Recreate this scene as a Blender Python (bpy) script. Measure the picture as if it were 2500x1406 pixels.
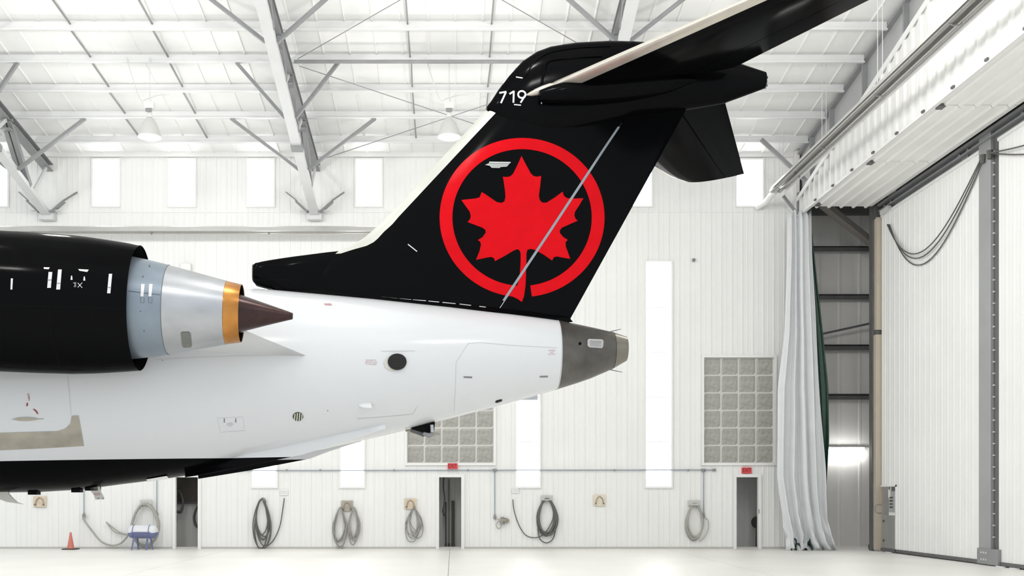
import bpy, math, random
from mathutils import Vector, Matrix
from mathutils.bvhtree import BVHTree
from mathutils.geometry import delaunay_2d_cdt

for o in list(bpy.data.objects):
    bpy.data.objects.remove(o)
random.seed(7)
SC = bpy.context.scene
COL = SC.collection

# ------------------------------------------------------------------ camera, world, exposure
F = 2600.0            # focal length in pixels of the 2500 x 1406 frame
VX, VY = 1107.0, 1210.0
CAMZ = 1.5
cam = bpy.data.cameras.new('camera')
cam.sensor_width = 36.0
cam.lens = F / 2500 * 36
cam.shift_x = (1250 - VX) / 2500
cam.shift_y = (VY - 703) / 2500
cam.clip_end = 200
camo = bpy.data.objects.new('camera', cam)
camo.location = (0, 0, CAMZ)
camo.rotation_euler = (math.pi / 2, 0, 0)
COL.objects.link(camo)
SC.camera = camo

world = bpy.data.worlds.new('overcast_sky')
SC.world = world
world.use_nodes = True
wb = world.node_tree.nodes['Background']
wb.inputs[0].default_value = (0.93, 0.97, 1.0, 1)
wb.inputs[1].default_value = 1.5

SC.view_settings.view_transform = 'Standard'
SC.view_settings.look = 'None'
SC.view_settings.gamma = 1.0
SC.view_settings.use_curve_mapping = False
SC.view_settings.exposure = -0.5
LAMP_POWER = 480.0

# ------------------------------------------------------------------ helpers
def W(px, py, Y):
    """world point seen at picture position px,py at depth Y"""
    return Vector(((px - VX) * Y / F, Y, CAMZ + (VY - py) * Y / F))

class MB:
    def __init__(s):
        s.v = []; s.f = []
    def add(s, verts, faces):
        b = len(s.v)
        s.v += [tuple(p) for p in verts]
        s.f += [tuple(i + b for i in f) for f in faces]
        return s
    def box(s, x0, x1, y0, y1, z0, z1):
        return s.add([(x0,y0,z0),(x1,y0,z0),(x1,y1,z0),(x0,y1,z0),(x0,y0,z1),(x1,y0,z1),(x1,y1,z1),(x0,y1,z1)],
                     [(0,3,2,1),(4,5,6,7),(0,1,5,4),(1,2,6,5),(2,3,7,6),(3,0,4,7)])
    def bar(s, a, b, w, h, up=(0, 0, 1)):
        a = Vector(a); b = Vector(b); d = (b - a).normalized(); up = Vector(up)
        sd = d.cross(up)
        if sd.length < 1e-4: sd = d.cross(Vector((1, 0, 0)))
        sd.normalize(); u = sd.cross(d).normalized()
        vs = []
        for p in (a, b):
            for i, j in ((-1,-1),(1,-1),(1,1),(-1,1)):
                vs.append(p + sd * (i * w / 2) + u * (j * h / 2))
        return s.add(vs, [(0,1,2,3),(7,6,5,4),(0,4,5,1),(1,5,6,2),(2,6,7,3),(3,7,4,0)])
    def tube(s, pts, r, n=8, closed=False):
        pts = [Vector(p) for p in pts]; m = len(pts)
        rr = r if isinstance(r, (list, tuple)) else [r] * m
        t0 = (pts[1] - pts[0]).normalized()
        nrm = t0.orthogonal().normalized()
        vs = []
        for i, p in enumerate(pts):
            if closed: t = pts[(i + 1) % m] - pts[i - 1]
            else: t = pts[min(i + 1, m - 1)] - pts[max(i - 1, 0)]
            t.normalize()
            nrm = (nrm - t * nrm.dot(t)).normalized()
            bi = t.cross(nrm)
            for k in range(n):
                a = 2 * math.pi * k / n
                vs.append(p + (nrm * math.cos(a) + bi * math.sin(a)) * rr[i])
        fs = []
        for i in range(m if closed else m - 1):
            for k in range(n):
                a = i * n + k; b = i * n + (k + 1) % n
                c = ((i + 1) % m) * n + (k + 1) % n; d = ((i + 1) % m) * n + k
                fs.append((a, b, c, d))
        if not closed:
            fs.append(tuple(range(n - 1, -1, -1))); fs.append(tuple((m - 1) * n + k for k in range(n)))
        return s.add(vs, fs)
    def loft(s, rings, closed=True, cap0=True, cap1=True):
        n = len(rings[0]); vs = [p for r in rings for p in r]; fs = []
        for i in range(len(rings) - 1):
            for k in range(n if closed else n - 1):
                a = i * n + k; b = i * n + (k + 1) % n
                fs.append((a, b, b + n, a + n))
        if cap0: fs.append(tuple(range(n - 1, -1, -1)))
        if cap1: fs.append(tuple((len(rings) - 1) * n + k for k in range(n)))
        return s.add(vs, fs)
    def lathe(s, A, D, prof, n=48):
        """prof: list of (distance along D from A, radius)"""
        A = Vector(A); D = Vector(D).normalized()
        u = D.cross(Vector((0, 1, 0))).normalized(); v = D.cross(u)
        rings = []
        for d, r in prof:
            rings.append([A + D * d + (u * math.cos(2*math.pi*k/n) + v * math.sin(2*math.pi*k/n)) * r for k in range(n)])
        return s.loft(rings, True, False, False)
    def prism(s, poly, a, b, fn):
        n = len(poly)
        vs = [fn(p[0], p[1], a) for p in poly] + [fn(p[0], p[1], b) for p in poly]
        fs = [tuple(range(n)), tuple(range(2 * n - 1, n - 1, -1))]
        for i in range(n):
            j = (i + 1) % n
            fs.append((i, i + n, j + n, j))
        return s.add(vs, fs)
    def mesh(s, name, smooth=None):
        me = bpy.data.meshes.new(name)
        me.from_pydata(s.v, [], s.f)
        import bmesh
        bm = bmesh.new(); bm.from_mesh(me)
        bmesh.ops.recalc_face_normals(bm, faces=bm.faces)
        bm.to_mesh(me); bm.free()
        if smooth is not None:
            for p in me.polygons: p.use_smooth = True
            me.set_sharp_from_angle(angle=math.radians(smooth))
        return me

def obj(name, mb, mat, parent=None, smooth=None, bevel=0, label=None):
    me = mb.mesh(name, smooth) if isinstance(mb, MB) else mb
    o = bpy.data.objects.new(name, me)
    COL.objects.link(o)
    if mat is not None and not me.materials: me.materials.append(mat)
    if parent: o.parent = parent
    if bevel:
        m = o.modifiers.new('bevel', 'BEVEL'); m.width = bevel; m.segments = 2; m.limit_method = 'ANGLE'
    if label: o['label'] = label
    return o

def tag(o, label, cat=None, group=None, kind=None):
    o['label'] = label
    if cat: o['category'] = cat
    if group: o['group'] = group
    if kind: o['kind'] = kind
    return o

def empty(name, loc=(0, 0, 0), rz=0.0):
    o = bpy.data.objects.new(name, None)
    o.empty_display_size = 0.3
    o.location = loc; o.rotation_euler = (0, 0, rz)
    COL.objects.link(o)
    return o

def struct(name, label, cat='structure', loc=(0, 0, 0)):
    o = empty(name, loc); tag(o, label, cat, kind='structure'); return o

def copy_tree(o, parent=None):
    c = o.copy(); COL.objects.link(c); c.parent = parent
    for ch in list(o.children): copy_tree(ch, c)
    return c

def catmull(pts, n=8, closed=False):
    pts = [Vector(p) for p in pts]; m = len(pts); out = []
    rng = range(m if closed else m - 1)
    for i in rng:
        if closed: p0, p1, p2, p3 = pts[i - 1], pts[i], pts[(i + 1) % m], pts[(i + 2) % m]
        else: p0, p1, p2, p3 = pts[max(i - 1, 0)], pts[i], pts[i + 1], pts[min(i + 2, m - 1)]
        for k in range(n):
            t = k / n
            out.append(0.5 * ((2*p1) + (p2-p0)*t + (2*p0-5*p1+4*p2-p3)*t*t + (3*p1-p0-3*p2+p3)*t**3))
    if not closed: out.append(pts[-1])
    return out

def interp(tab, x):
    if x <= tab[0][0]: return tab[0][1]
    for (a, va), (b, vb) in zip(tab, tab[1:]):
        if x <= b: return va + (vb - va) * (x - a) / (b - a)
    return tab[-1][1]

def text_2d(s, size=1.0):
    cu = bpy.data.curves.new('t', 'FONT'); cu.body = s; cu.size = size
    cu.align_x = 'CENTER'; cu.align_y = 'CENTER'; cu.resolution_u = 3
    ob = bpy.data.objects.new('t', cu); COL.objects.link(ob)
    dg = bpy.context.evaluated_depsgraph_get()
    me = bpy.data.meshes.new_from_object(ob.evaluated_get(dg))
    vs = [(v.co.x, v.co.y) for v in me.vertices]; fs = [tuple(p.vertices) for p in me.polygons]
    bpy.data.objects.remove(ob); bpy.data.curves.remove(cu); bpy.data.meshes.remove(me)
    return vs, fs

# ------------------------------------------------------------------ materials
MATS = {}
def mat(name, col, rough=0.5, metal=0.0, spec=0.5, vary=0.0, scale=3.0, bump=0.0, bscale=40.0, coat=0.0,
        emit=None, estr=0.0, stretch=None, col2=None, detail=5.0):
    m = bpy.data.materials.new(name); m.use_nodes = True
    nt = m.node_tree; b = nt.nodes['Principled BSDF']
    b.inputs['Base Color'].default_value = (*col, 1); b.inputs['Roughness'].default_value = rough
    b.inputs['Metallic'].default_value = metal; b.inputs['Specular IOR Level'].default_value = spec
    b.inputs['Coat Weight'].default_value = coat; b.inputs['Coat Roughness'].default_value = 0.05
    tc = nt.nodes.new('ShaderNodeTexCoord'); mp = nt.nodes.new('ShaderNodeMapping')
    nt.links.new(tc.outputs['Object'], mp.inputs[0])
    if stretch: mp.inputs['Scale'].default_value = stretch
    if vary or col2:
        n = nt.nodes.new('ShaderNodeTexNoise'); n.inputs['Scale'].default_value = scale; n.inputs['Detail'].default_value = detail
        nt.links.new(mp.outputs[0], n.inputs['Vector'])
        r = nt.nodes.new('ShaderNodeValToRGB')
        lo = col2 if col2 else tuple(max(0, c * (1 - vary)) for c in col)
        hi = col if col2 else tuple(min(1, c * (1 + vary)) for c in col)
        r.color_ramp.elements[0].position = 0.3; r.color_ramp.elements[1].position = 0.7
        r.color_ramp.elements[0].color = (*lo, 1); r.color_ramp.elements[1].color = (*hi, 1)
        nt.links.new(n.outputs['Fac'], r.inputs[0]); nt.links.new(r.outputs[0], b.inputs['Base Color'])
        rr = nt.nodes.new('ShaderNodeMapRange')
        rr.inputs[3].default_value = max(0.02, rough - 0.06); rr.inputs[4].default_value = min(1, rough + 0.06)
        nt.links.new(n.outputs['Fac'], rr.inputs[0]); nt.links.new(rr.outputs[0], b.inputs['Roughness'])
    if bump:
        n2 = nt.nodes.new('ShaderNodeTexNoise'); n2.inputs['Scale'].default_value = bscale
        nt.links.new(mp.outputs[0], n2.inputs['Vector'])
        bp = nt.nodes.new('ShaderNodeBump'); bp.inputs['Strength'].default_value = bump; bp.inputs['Distance'].default_value = 0.02
        nt.links.new(n2.outputs['Fac'], bp.inputs['Height']); nt.links.new(bp.outputs[0], b.inputs['Normal'])
    if emit:
        b.inputs['Emission Color'].default_value = (*emit, 1); b.inputs['Emission Strength'].default_value = estr
    MATS[name] = m
    return m

M_WALL = mat('white_wall_panel', (0.86, 0.86, 0.845), 0.42, spec=0.4, vary=0.02, scale=0.7)
M_ROOF = mat('white_roof_liner', (0.90, 0.90, 0.89), 0.45, spec=0.35, vary=0.015, scale=0.8)
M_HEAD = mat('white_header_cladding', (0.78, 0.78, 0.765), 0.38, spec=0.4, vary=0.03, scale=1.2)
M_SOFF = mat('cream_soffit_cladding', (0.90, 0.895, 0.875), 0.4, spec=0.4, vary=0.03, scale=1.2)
M_DOORP = mat('white_door_cladding', (0.85, 0.85, 0.835), 0.42, spec=0.4, vary=0.02, scale=0.9)
M_TRIM = mat('white_trim', (0.84, 0.84, 0.83), 0.4)
M_PURL = mat('light_grey_purlin_steel', (0.76, 0.765, 0.765), 0.42, 0.1, vary=0.03, scale=2)
M_CHORD = mat('pale_grey_chord_steel', (0.66, 0.665, 0.67), 0.4, 0.1, vary=0.04, scale=2)
M_STEEL = mat('grey_painted_steel', (0.27, 0.275, 0.28), 0.45, 0.1, vary=0.08, scale=3)
M_STEELD = mat('dark_grey_steel', (0.12, 0.12, 0.12), 0.5, 0.1, vary=0.12, scale=3)
M_WEB = mat('grey_frame_web', (0.46, 0.465, 0.47), 0.4, 0.2, vary=0.06, scale=1.5)
M_CONC = mat('pale_sealed_concrete', (0.82, 0.812, 0.78), 0.4, spec=0.4, vary=0.035, scale=0.55, detail=8)
M_JOINT = mat('floor_joint_filler', (0.45, 0.44, 0.41), 0.8)
M_GREY_WALL = mat('grey_insulated_wall', (0.76, 0.75, 0.735), 0.38, spec=0.35, vary=0.08, scale=1.0, stretch=(1.5, 1, 0.25))
M_STORE = mat('grey_storeroom_panel', (0.74, 0.735, 0.72), 0.5, vary=0.05, scale=1.0)
M_STOREF = mat('grey_storeroom_ceiling', (0.6, 0.6, 0.59), 0.6)
M_TAN = mat('tan_door_jamb', (0.52, 0.46, 0.37), 0.5, vary=0.04, scale=2)
M_CURT = mat('silver_grey_vinyl', (0.71, 0.725, 0.74), 0.42, spec=0.4, vary=0.03, scale=2.5, bump=0.04, bscale=9)
M_GREEN = mat('dark_green_vinyl', (0.012, 0.045, 0.030), 0.35, vary=0.2, scale=4, bump=0.2, bscale=9)
M_DAY = mat('daylight_window_pane', (0.9, 0.9, 0.9), 0.3, emit=(1, 1, 1), estr=5.5)
M_TUBE = mat('bright_heater_tube', (0.42, 0.415, 0.40), 0.36, 0.8, vary=0.05, scale=6)
M_REFL = mat('polished_heater_reflector', (0.70, 0.695, 0.68), 0.4, 0.7, vary=0.03, scale=3)
M_BLUEPIPE = mat('blue_grey_air_pipe', (0.30, 0.355, 0.41), 0.4, vary=0.05)
M_BRASS = mat('dull_brass_fitting', (0.34, 0.31, 0.25), 0.4, 0.6, vary=0.1, scale=20)
M_HOSE_D = mat('dark_grey_hose', (0.12, 0.12, 0.115), 0.5, vary=0.1, scale=10)
M_HOSE_G = mat('grey_hose', (0.32, 0.31, 0.29), 0.5, vary=0.1, scale=10)
M_HOSE_L = mat('light_grey_hose', (0.40, 0.39, 0.355), 0.5, vary=0.06, scale=10)
M_PLY = mat('chipboard', (0.78, 0.69, 0.55), 0.7, col2=(0.58, 0.45, 0.33), scale=28)
M_PLY2 = mat('pale_plywood', (0.76, 0.68, 0.55), 0.7, vary=0.06, scale=8)
M_CONE = mat('orange_red_cone', (0.64, 0.19, 0.15), 0.5, vary=0.05)
M_RUBBER = mat('dark_rubber', (0.06, 0.058, 0.055), 0.7, vary=0.1)
M_TANK = mat('blue_tank_paint', (0.16, 0.18, 0.34), 0.35, vary=0.08)
M_TANKW = mat('white_tank_paint', (0.74, 0.75, 0.78), 0.35, vary=0.03)
M_EXIT = mat('red_exit_sign', (0.62, 0.05, 0.06), 0.4, emit=(0.9, 0.06, 0.07), estr=0.12)
M_EXITT = mat('dark_red_letters', (0.06, 0.006, 0.006), 0.5)
M_BLOCK = mat('grey_glass_block', (0.37, 0.365, 0.335), 0.3, spec=0.5, vary=0.16, scale=9, bump=0.08, bscale=14)
M_GROUT = mat('pale_block_grout', (0.60, 0.60, 0.57), 0.6)
M_LAMPG = mat('prismatic_lamp_reflector', (0.56, 0.56, 0.545), 0.25, emit=(1, 0.99, 0.96), estr=0.05)
M_BULB = mat('lamp_bulb', (1, 1, 1), 0.3, emit=(1, 0.99, 0.96), estr=0.4)
M_TUBELIGHT = mat('fluorescent_diffuser', (1, 1, 1), 0.3, emit=(1, 0.99, 0.95), estr=32.0)
M_CABLE = mat('grey_cable', (0.10, 0.10, 0.095), 0.5)
M_WHITEP = mat('white_plastic', (0.78, 0.78, 0.76), 0.4)
M_YEL = mat('yellow_label', (0.72, 0.64, 0.22), 0.5)
M_BTN = mat('dark_button', (0.07, 0.07, 0.07), 0.4)

# aircraft
M_ABLACK = mat('gloss_black_aircraft_paint', (0.003, 0.0031, 0.0036), 0.13, spec=0.035, bump=0.03, bscale=3.0)
def black_paint(nt, col=(0.0028, 0.0029, 0.0034), rough=0.12):
    df = nt.nodes.new('ShaderNodeBsdfDiffuse'); df.inputs[0].default_value = (*col, 1)
    gl = nt.nodes.new('ShaderNodeBsdfGlossy'); gl.inputs['Roughness'].default_value = rough
    lw = nt.nodes.new('ShaderNodeLayerWeight'); lw.inputs[0].default_value = 0.5
    pw = nt.nodes.new('ShaderNodeMath'); pw.operation = 'POWER'; pw.inputs[1].default_value = 8.0
    nt.links.new(lw.outputs['Facing'], pw.inputs[0])
    ma = nt.nodes.new('ShaderNodeMath'); ma.operation = 'MULTIPLY_ADD'; ma.inputs[1].default_value = 0.35; ma.inputs[2].default_value = 0.0042
    nt.links.new(pw.outputs[0], ma.inputs[0]); nt.links.new(ma.outputs[0], gl.inputs[0])
    ad = nt.nodes.new('ShaderNodeAddShader'); nt.links.new(df.outputs[0], ad.inputs[0]); nt.links.new(gl.outputs[0], ad.inputs[1])
    return ad
_nt = M_ABLACK.node_tree
_ad = black_paint(_nt)
_nt.links.new(_ad.outputs[0], _nt.nodes['Material Output'].inputs['Surface'])
M_RED = mat('red_emblem_paint', (0.70, 0.005, 0.011), 0.18, spec=0.06, vary=0.05, scale=5)
M_AWHITE = mat('white_marking_paint', (0.82, 0.83, 0.84), 0.3)
M_BOOT = mat('bare_metal_leading_edge', (0.62, 0.58, 0.51), 0.36, 0.55, vary=0.06, scale=4)
M_BOOTF = mat('pale_fin_leading_edge', (0.66, 0.66, 0.61), 0.32, 0.35, vary=0.04, scale=4)
M_CORE1 = mat('blue_grey_core_cowl', (0.25, 0.30, 0.355), 0.36, 0.55, vary=0.08, scale=3)
M_CORE2 = mat('silver_core_cowl', (0.47, 0.485, 0.51), 0.30, 0.85, vary=0.10, scale=2.5, stretch=(1, 1, 2.5))
M_COPPER = mat('copper_nozzle_ring', (0.50, 0.225, 0.06), 0.27, 0.92, vary=0.25, scale=4)
M_PLUG = mat('brown_heat_stained_plug', (0.055, 0.032, 0.031), 0.28, 0.75, vary=0.2, scale=4)
M_CONEG = mat('dark_titanium_tail_cone', (0.115, 0.108, 0.10), 0.38, 0.6, vary=0.22, scale=5)
M_CONEL = mat('pale_titanium_exhaust', (0.22, 0.205, 0.175), 0.3, 0.8, vary=0.12, scale=5)
M_INNER = mat('matte_near_black', (0.004, 0.004, 0.004), 0.7, spec=0.1)  # one near-black colour for duct linings, holes, seams and small fittings
M_SEAM = mat('panel_seam_grey', (0.58, 0.59, 0.60), 0.6)
M_SEAMD = mat('dark_panel_seam', (0.14, 0.15, 0.16), 0.6)
M_HINGE = mat('grey_hinge_strip', (0.30, 0.33, 0.37), 0.4, 0.3)
M_PATCH = mat('bare_aluminium_patch', (0.42, 0.39, 0.33), 0.38, 0.5, vary=0.12, scale=6)
M_LATCH = mat('white_latch', (0.78, 0.78, 0.80), 0.3, 0.2)
M_PLACARD = mat('grey_placard', (0.20, 0.21, 0.22), 0.5)
M_REDTXT = mat('red_stencil', (0.30, 0.02, 0.03), 0.5)
M_PINKTXT = mat('pale_red_stencil', (0.52, 0.30, 0.32), 0.5)
M_MESH = mat('dark_vent_mesh', (0.008, 0.008, 0.007), 0.4, 0.3)
M_WIRE = mat('vent_wire_dark', (0.035, 0.034, 0.03), 0.4, 0.3)
M_MAST = mat('pale_drain_mast', (0.66, 0.66, 0.60), 0.4, vary=0.03)

def fuselage_material():
    m = mat('white_fuselage_paint_black_belly', (0.72, 0.735, 0.755), 0.16, spec=0.45)
    nt = m.node_tree; b = nt.nodes['Principled BSDF']
    tc = nt.nodes.new('ShaderNodeTexCoord'); sx = nt.nodes.new('ShaderNodeSeparateXYZ')
    nt.links.new(tc.outputs['Object'], sx.inputs[0])
    m1 = nt.nodes.new('ShaderNodeMath'); m1.operation = 'MULTIPLY_ADD'       # paint line height = a + b*x
    m1.inputs[1].default_value = 0.022; m1.inputs[2].default_value = 2.055
    nt.links.new(sx.outputs[0], m1.inputs[0])
    m2 = nt.nodes.new('ShaderNodeMath'); m2.operation = 'LESS_THAN'
    nt.links.new(sx.outputs[2], m2.inputs[0]); nt.links.new(m1.outputs[0], m2.inputs[1])
    ad = black_paint(nt)
    mx = nt.nodes.new('ShaderNodeMixShader')
    nt.links.new(m2.outputs[0], mx.inputs[0]); nt.links.new(b.outputs[0], mx.inputs[1]); nt.links.new(ad.outputs[0], mx.inputs[2])
    nt.links.new(mx.outputs[0], nt.nodes['Material Output'].inputs['Surface'])
    return m
M_FUS = fuselage_material()

# ------------------------------------------------------------------ dimensions of the hangar
YW = 30.2                 # face of the long wall
XL, XR = -19.0, 9.62      # extent of the long wall
def wall_pt(px, py, d=0.0): return W(px, py, YW - d)
def wx(px): return (px - VX) * YW / F
def wz(py): return CAMZ + (VY - py) * YW / F
SLOPE = 0.144
def liner(Y): return 11.2 + SLOPE * (YW - Y)

# ------------------------------------------------------------------ floor
flo = struct('floor', 'pale sealed concrete hangar floor with faint joints', 'floor')
obj('subfloor', MB().box(-26, 16, -8, 33, -0.30, -0.02), M_JOINT, flo)
xs = [-26, -18.4, -12.3, -6.2, -0.10, 6.0, 12.1, 16]; ys = [-8, 1.3, 7.4, 13.5, 19.6, 25.7, 33]
for i in range(len(xs) - 1):
    for j in range(len(ys) - 1):
        g = 0.006
        obj('concrete_slab', MB().box(xs[i] + g, xs[i+1] - g, ys[j] + g, ys[j+1] - g, -0.2, 0), M_CONC, flo)

# ------------------------------------------------------------------ ribbed panels
def strip_panel(prof, u0, zlo, zhi, holes, fn):
    """prof [(u,n)] ribbed sheet from u0; holes [(ua,ub,za,zb)]; fn(u,n,z)->point"""
    us = sorted(set([u0 + p[0] for p in prof] + [h[k] for h in holes for k in (0, 1) if u0 + prof[0][0] < h[k] < u0 + prof[-1][0]]))
    tab = [(u0 + p[0], p[1]) for p in prof]
    mb = MB()
    for a, b in zip(us, us[1:]):
        if b - a < 1e-6: continue
        mid = (a + b) / 2
        segs = [(None, None)]
        cut = sorted([(h[2], h[3]) for h in holes if h[0] <= mid <= h[1]])
        lo = [(zlo(a), zlo(b))]; z = None
        ends = []
        ca, cb = zlo(a), zlo(b)
        for c0, c1 in cut:
            if c0 > ca + 1e-4: ends.append((ca, cb, c0, c0))
            ca = cb = max(ca, c1)
        if zhi(a) > ca: ends.append((ca, cb, zhi(a), zhi(b)))
        na, nb = interp(tab, a), interp(tab, b)
        for (q0, q1, q2, q3) in ends:
            mb.add([fn(a, na, q0), fn(b, nb, q1), fn(b, nb, q3), fn(a, na, q2)], [(0, 1, 2, 3)])
    return mb

PITCH = 0.2985
WPROF = [(0, 0), (0.006, 0.016), (0.040, 0.016), (0.046, 0), (0.150, 0), (0.155, 0.006), (0.172, 0.006), (0.177, 0), (PITCH, 0)]

# openings in the long wall (picture columns and rows measured on the wall plane)
UPPER = [(-44, 19), (228, 291), (413, 476), (605, 668), (870, 931), (1528, 1590), (1798, 1861)]
LOWER = [(617, 675), (832, 888), (1261, 1317), (1577, 1638)]
BLOCKS = [(994, 1205, 5), (1718, 1889, 4)]
DOORS = [(430, 484), (1072, 1126), (1797, 1850)]
UP0, UP1 = 391, 503
LO0, LO1 = 640, 1188
BL0, BL1 = 873, 1130
DR0 = 1165
holes = []
for a, b in UPPER: holes.append((wx(a), wx(b), wz(UP1), wz(UP0)))
for a, b in LOWER: holes.append((wx(a), wx(b), wz(LO1), wz(LO0)))
for a, b, n in BLOCKS: holes.append((wx(a), wx(b), wz(BL1), wz(BL0)))
for a, b in DOORS: holes.append((wx(a), wx(b), -0.01, wz(DR0)))

wall = struct('wall_back', 'long white ribbed metal wall with windows and doorways', 'wall')
u = XL; ZT = 11.22
cache = None
fnw = lambda a, n, z: (a, YW - n, z)
while u < XR - 0.05:
    hs = [h for h in holes if h[1] > u and h[0] < u + PITCH]
    if not hs and cache:
        o = obj('wall_panel', cache, None, wall); o.location.x = u
    elif not hs:
        cache = strip_panel(WPROF, 0, lambda q: 0.0, lambda q: ZT, [], fnw).mesh('wall_panel')
        o = obj('wall_panel', cache, M_WALL, wall); o.location.x = u
    else:
        obj('wall_panel', strip_panel(WPROF, u, lambda q: 0.0, lambda q: ZT, hs, fnw), M_WALL, wall)
    u += PITCH
obj('base_flashing', MB().box(XL, XR, YW - 0.03, YW, 0, 0.05), mat('base_flashing_grey', (0.5, 0.49, 0.46), 0.5), wall)
obj('eave_trim', MB().box(XL, XR, YW - 0.10, YW - 0.02, ZT - 0.13, ZT), M_TRIM, wall)
obj('lap_trim', MB().box(XL, XR, YW - 0.026, YW, wz(518) - 0.012, wz(518) + 0.012), M_WALL, wall)

# outer wall behind, partitions, storeroom
ow = struct('wall_outer', 'grey insulated outer wall seen through doorways and door pocket', 'wall')
YO = 31.6
GP = 0.60
gprof = [(0, 0), (0.03, 0.012), (0.08, 0.012), (0.11, 0), (GP, 0)]
gm = strip_panel(gprof, 0, lambda q: 0.0, lambda q: 11.3, [], lambda a, n, z: (a, YO - n, z)).mesh('outer_panel')
u = 9.6
first = True
while u < 15:
    o = obj('outer_panel', gm, M_GREY_WALL if first else None, ow); o.location.x = u; first = False
    u += GP
sm = strip_panel(WPROF, 0, lambda q: 0.0, lambda q: 2.6, [], lambda a, n, z: (a, YO - 0.05 - n, z)).mesh('storeroom_panel')
first = True
for a, b in DOORS:
    u = wx(a) - 1.2
    while u < wx(b) + 1.2:
        o = obj('storeroom_panel', sm, M_STORE if first else None, ow); o.location.x = u; first = False
        u += PITCH
    c = (wx(a) + wx(b)) / 2
    obj('storeroom_ceiling', MB().box(c - 1.6, c + 1.6, YW + 0.12, YO, 2.55, 2.6), M_STOREF, ow)
    for sx in (-1.55, 1.55):
        obj('storeroom_partition', MB().box(c + sx - 0.03, c + sx + 0.03, YW + 0.12, YO, 0, 2.6), M_STORE, ow)
obj('pocket_partition', MB().box(9.62, 9.72, YW - 0.3, YO, 0, 11.2), M_GREY_WALL, ow)
obj('pocket_end_wall', MB().box(14.6, 14.7, 8, YO, 0, 11.2), M_GREY_WALL, ow)
for z in (8.84, 7.42, 5.93, 4.47):
    g = MB().box(9.72, 14.6, YO - 0.24, YO - 0.03, z - 0.02, z + 0.0).box(9.72, 14.6, YO - 0.24, YO - 0.215, z - 0.14, z).box(9.72, 14.6, YO - 0.06, YO - 0.03, z, z + 0.05)
    obj('girt', g, M_STEELD, ow)
obj('girt', MB().box(9.72, 14.6, YO - 0.3, YO - 0.03, 9.80, 10.3), M_STEELD, ow)  # deep dark beam added to stand in for the shaded top of the pocket
obj('lap_strip', MB().box(9.72, 14.6, YO - 0.045, YO - 0.03, 2.93, 2.96), M_STEEL, ow)
obj('diagonal_brace', MB().bar(W(2008, 498, 29.6), W(2165, 622, 30.6), 0.24, 0.16), mat('brown_grey_brace', (0.20, 0.185, 0.17), 0.5), ow)
obj('tie_rod', MB().bar(W(1985, 820, 31.2), W(2150, 784, 31.2), 0.06, 0.06), M_STEELD, ow)

# ------------------------------------------------------------------ windows
wi = 0
def bars(frame, mb_boxes):
    for q in mb_boxes: frame.box(*q)
for k, (a, b) in enumerate(UPPER):
    wi += 1
    x0, x1, z0, z1 = wx(a), wx(b), wz(UP1), wz(UP0)
    names = ['leftmost, cut by the picture edge', 'second from the left', 'third from the left', 'just left of the second roof truss', 'just left of the tail fin edge',
             'half hidden behind the rudder edge', 'rightmost, below the far stabilizer tip']
    s = struct('window_%d' % wi, 'bright upper wall window, ' + names[k], 'window')
    t = 0.05
    fr = MB().box(x0 - t, x1 + t, YW - 0.05, YW + 0.1, z1, z1 + t).box(x0 - t, x1 + t, YW - 0.05, YW + 0.1, z0 - t, z0)
    fr.box(x0 - t, x0, YW - 0.05, YW + 0.1, z0, z1).box(x1, x1 + t, YW - 0.05, YW + 0.1, z0, z1)
    obj('window_frame', fr, M_TRIM, s)
    obj('pane', MB().box(x0, x1, YW + 0.06, YW + 0.08, z0, z1), M_DAY, s)
for k, (a, b) in enumerate(LOWER):
    wi += 1
    x0, x1, z0, z1 = wx(a), wx(b), wz(LO1), wz(LO0)
    names = ['its lower end showing under the black belly', 'its lower end showing under the grey strake', 'below the tail cone', 'right of the tail cone, seen in full']
    s = struct('window_%d' % wi, 'tall narrow bright wall window, ' + names[k], 'window')
    t = 0.05
    fr = MB().box(x0 - t, x1 + t, YW - 0.05, YW + 0.1, z1, z1 + t).box(x0 - t, x1 + t, YW - 0.05, YW + 0.1, z0 - t, z0)
    fr.box(x0 - t, x0, YW - 0.05, YW + 0.1, z0, z1).box(x1, x1 + t, YW - 0.05, YW + 0.1, z0, z1)
    obj('window_frame', fr, M_TRIM, s)
    if k == 2: obj('blind_box', MB().box(x0, wx(1312), YW - 0.12, YW + 0.05, wz(977), wz(930)), mat('blue_grey_blind', (0.40, 0.43, 0.46), 0.5), s)
    h = (z1 - z0) / 5
    for i in range(5):
        obj('pane', MB().box(x0, x1, YW + 0.06, YW + 0.08, z0 + i * h + 0.015, z0 + (i + 1) * h - 0.015), M_DAY, s)
        if i: obj('glazing_bar', MB().box(x0, x1, YW + 0.03, YW + 0.085, z0 + i * h - 0.015, z0 + i * h + 0.015), M_TRIM, s)

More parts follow.
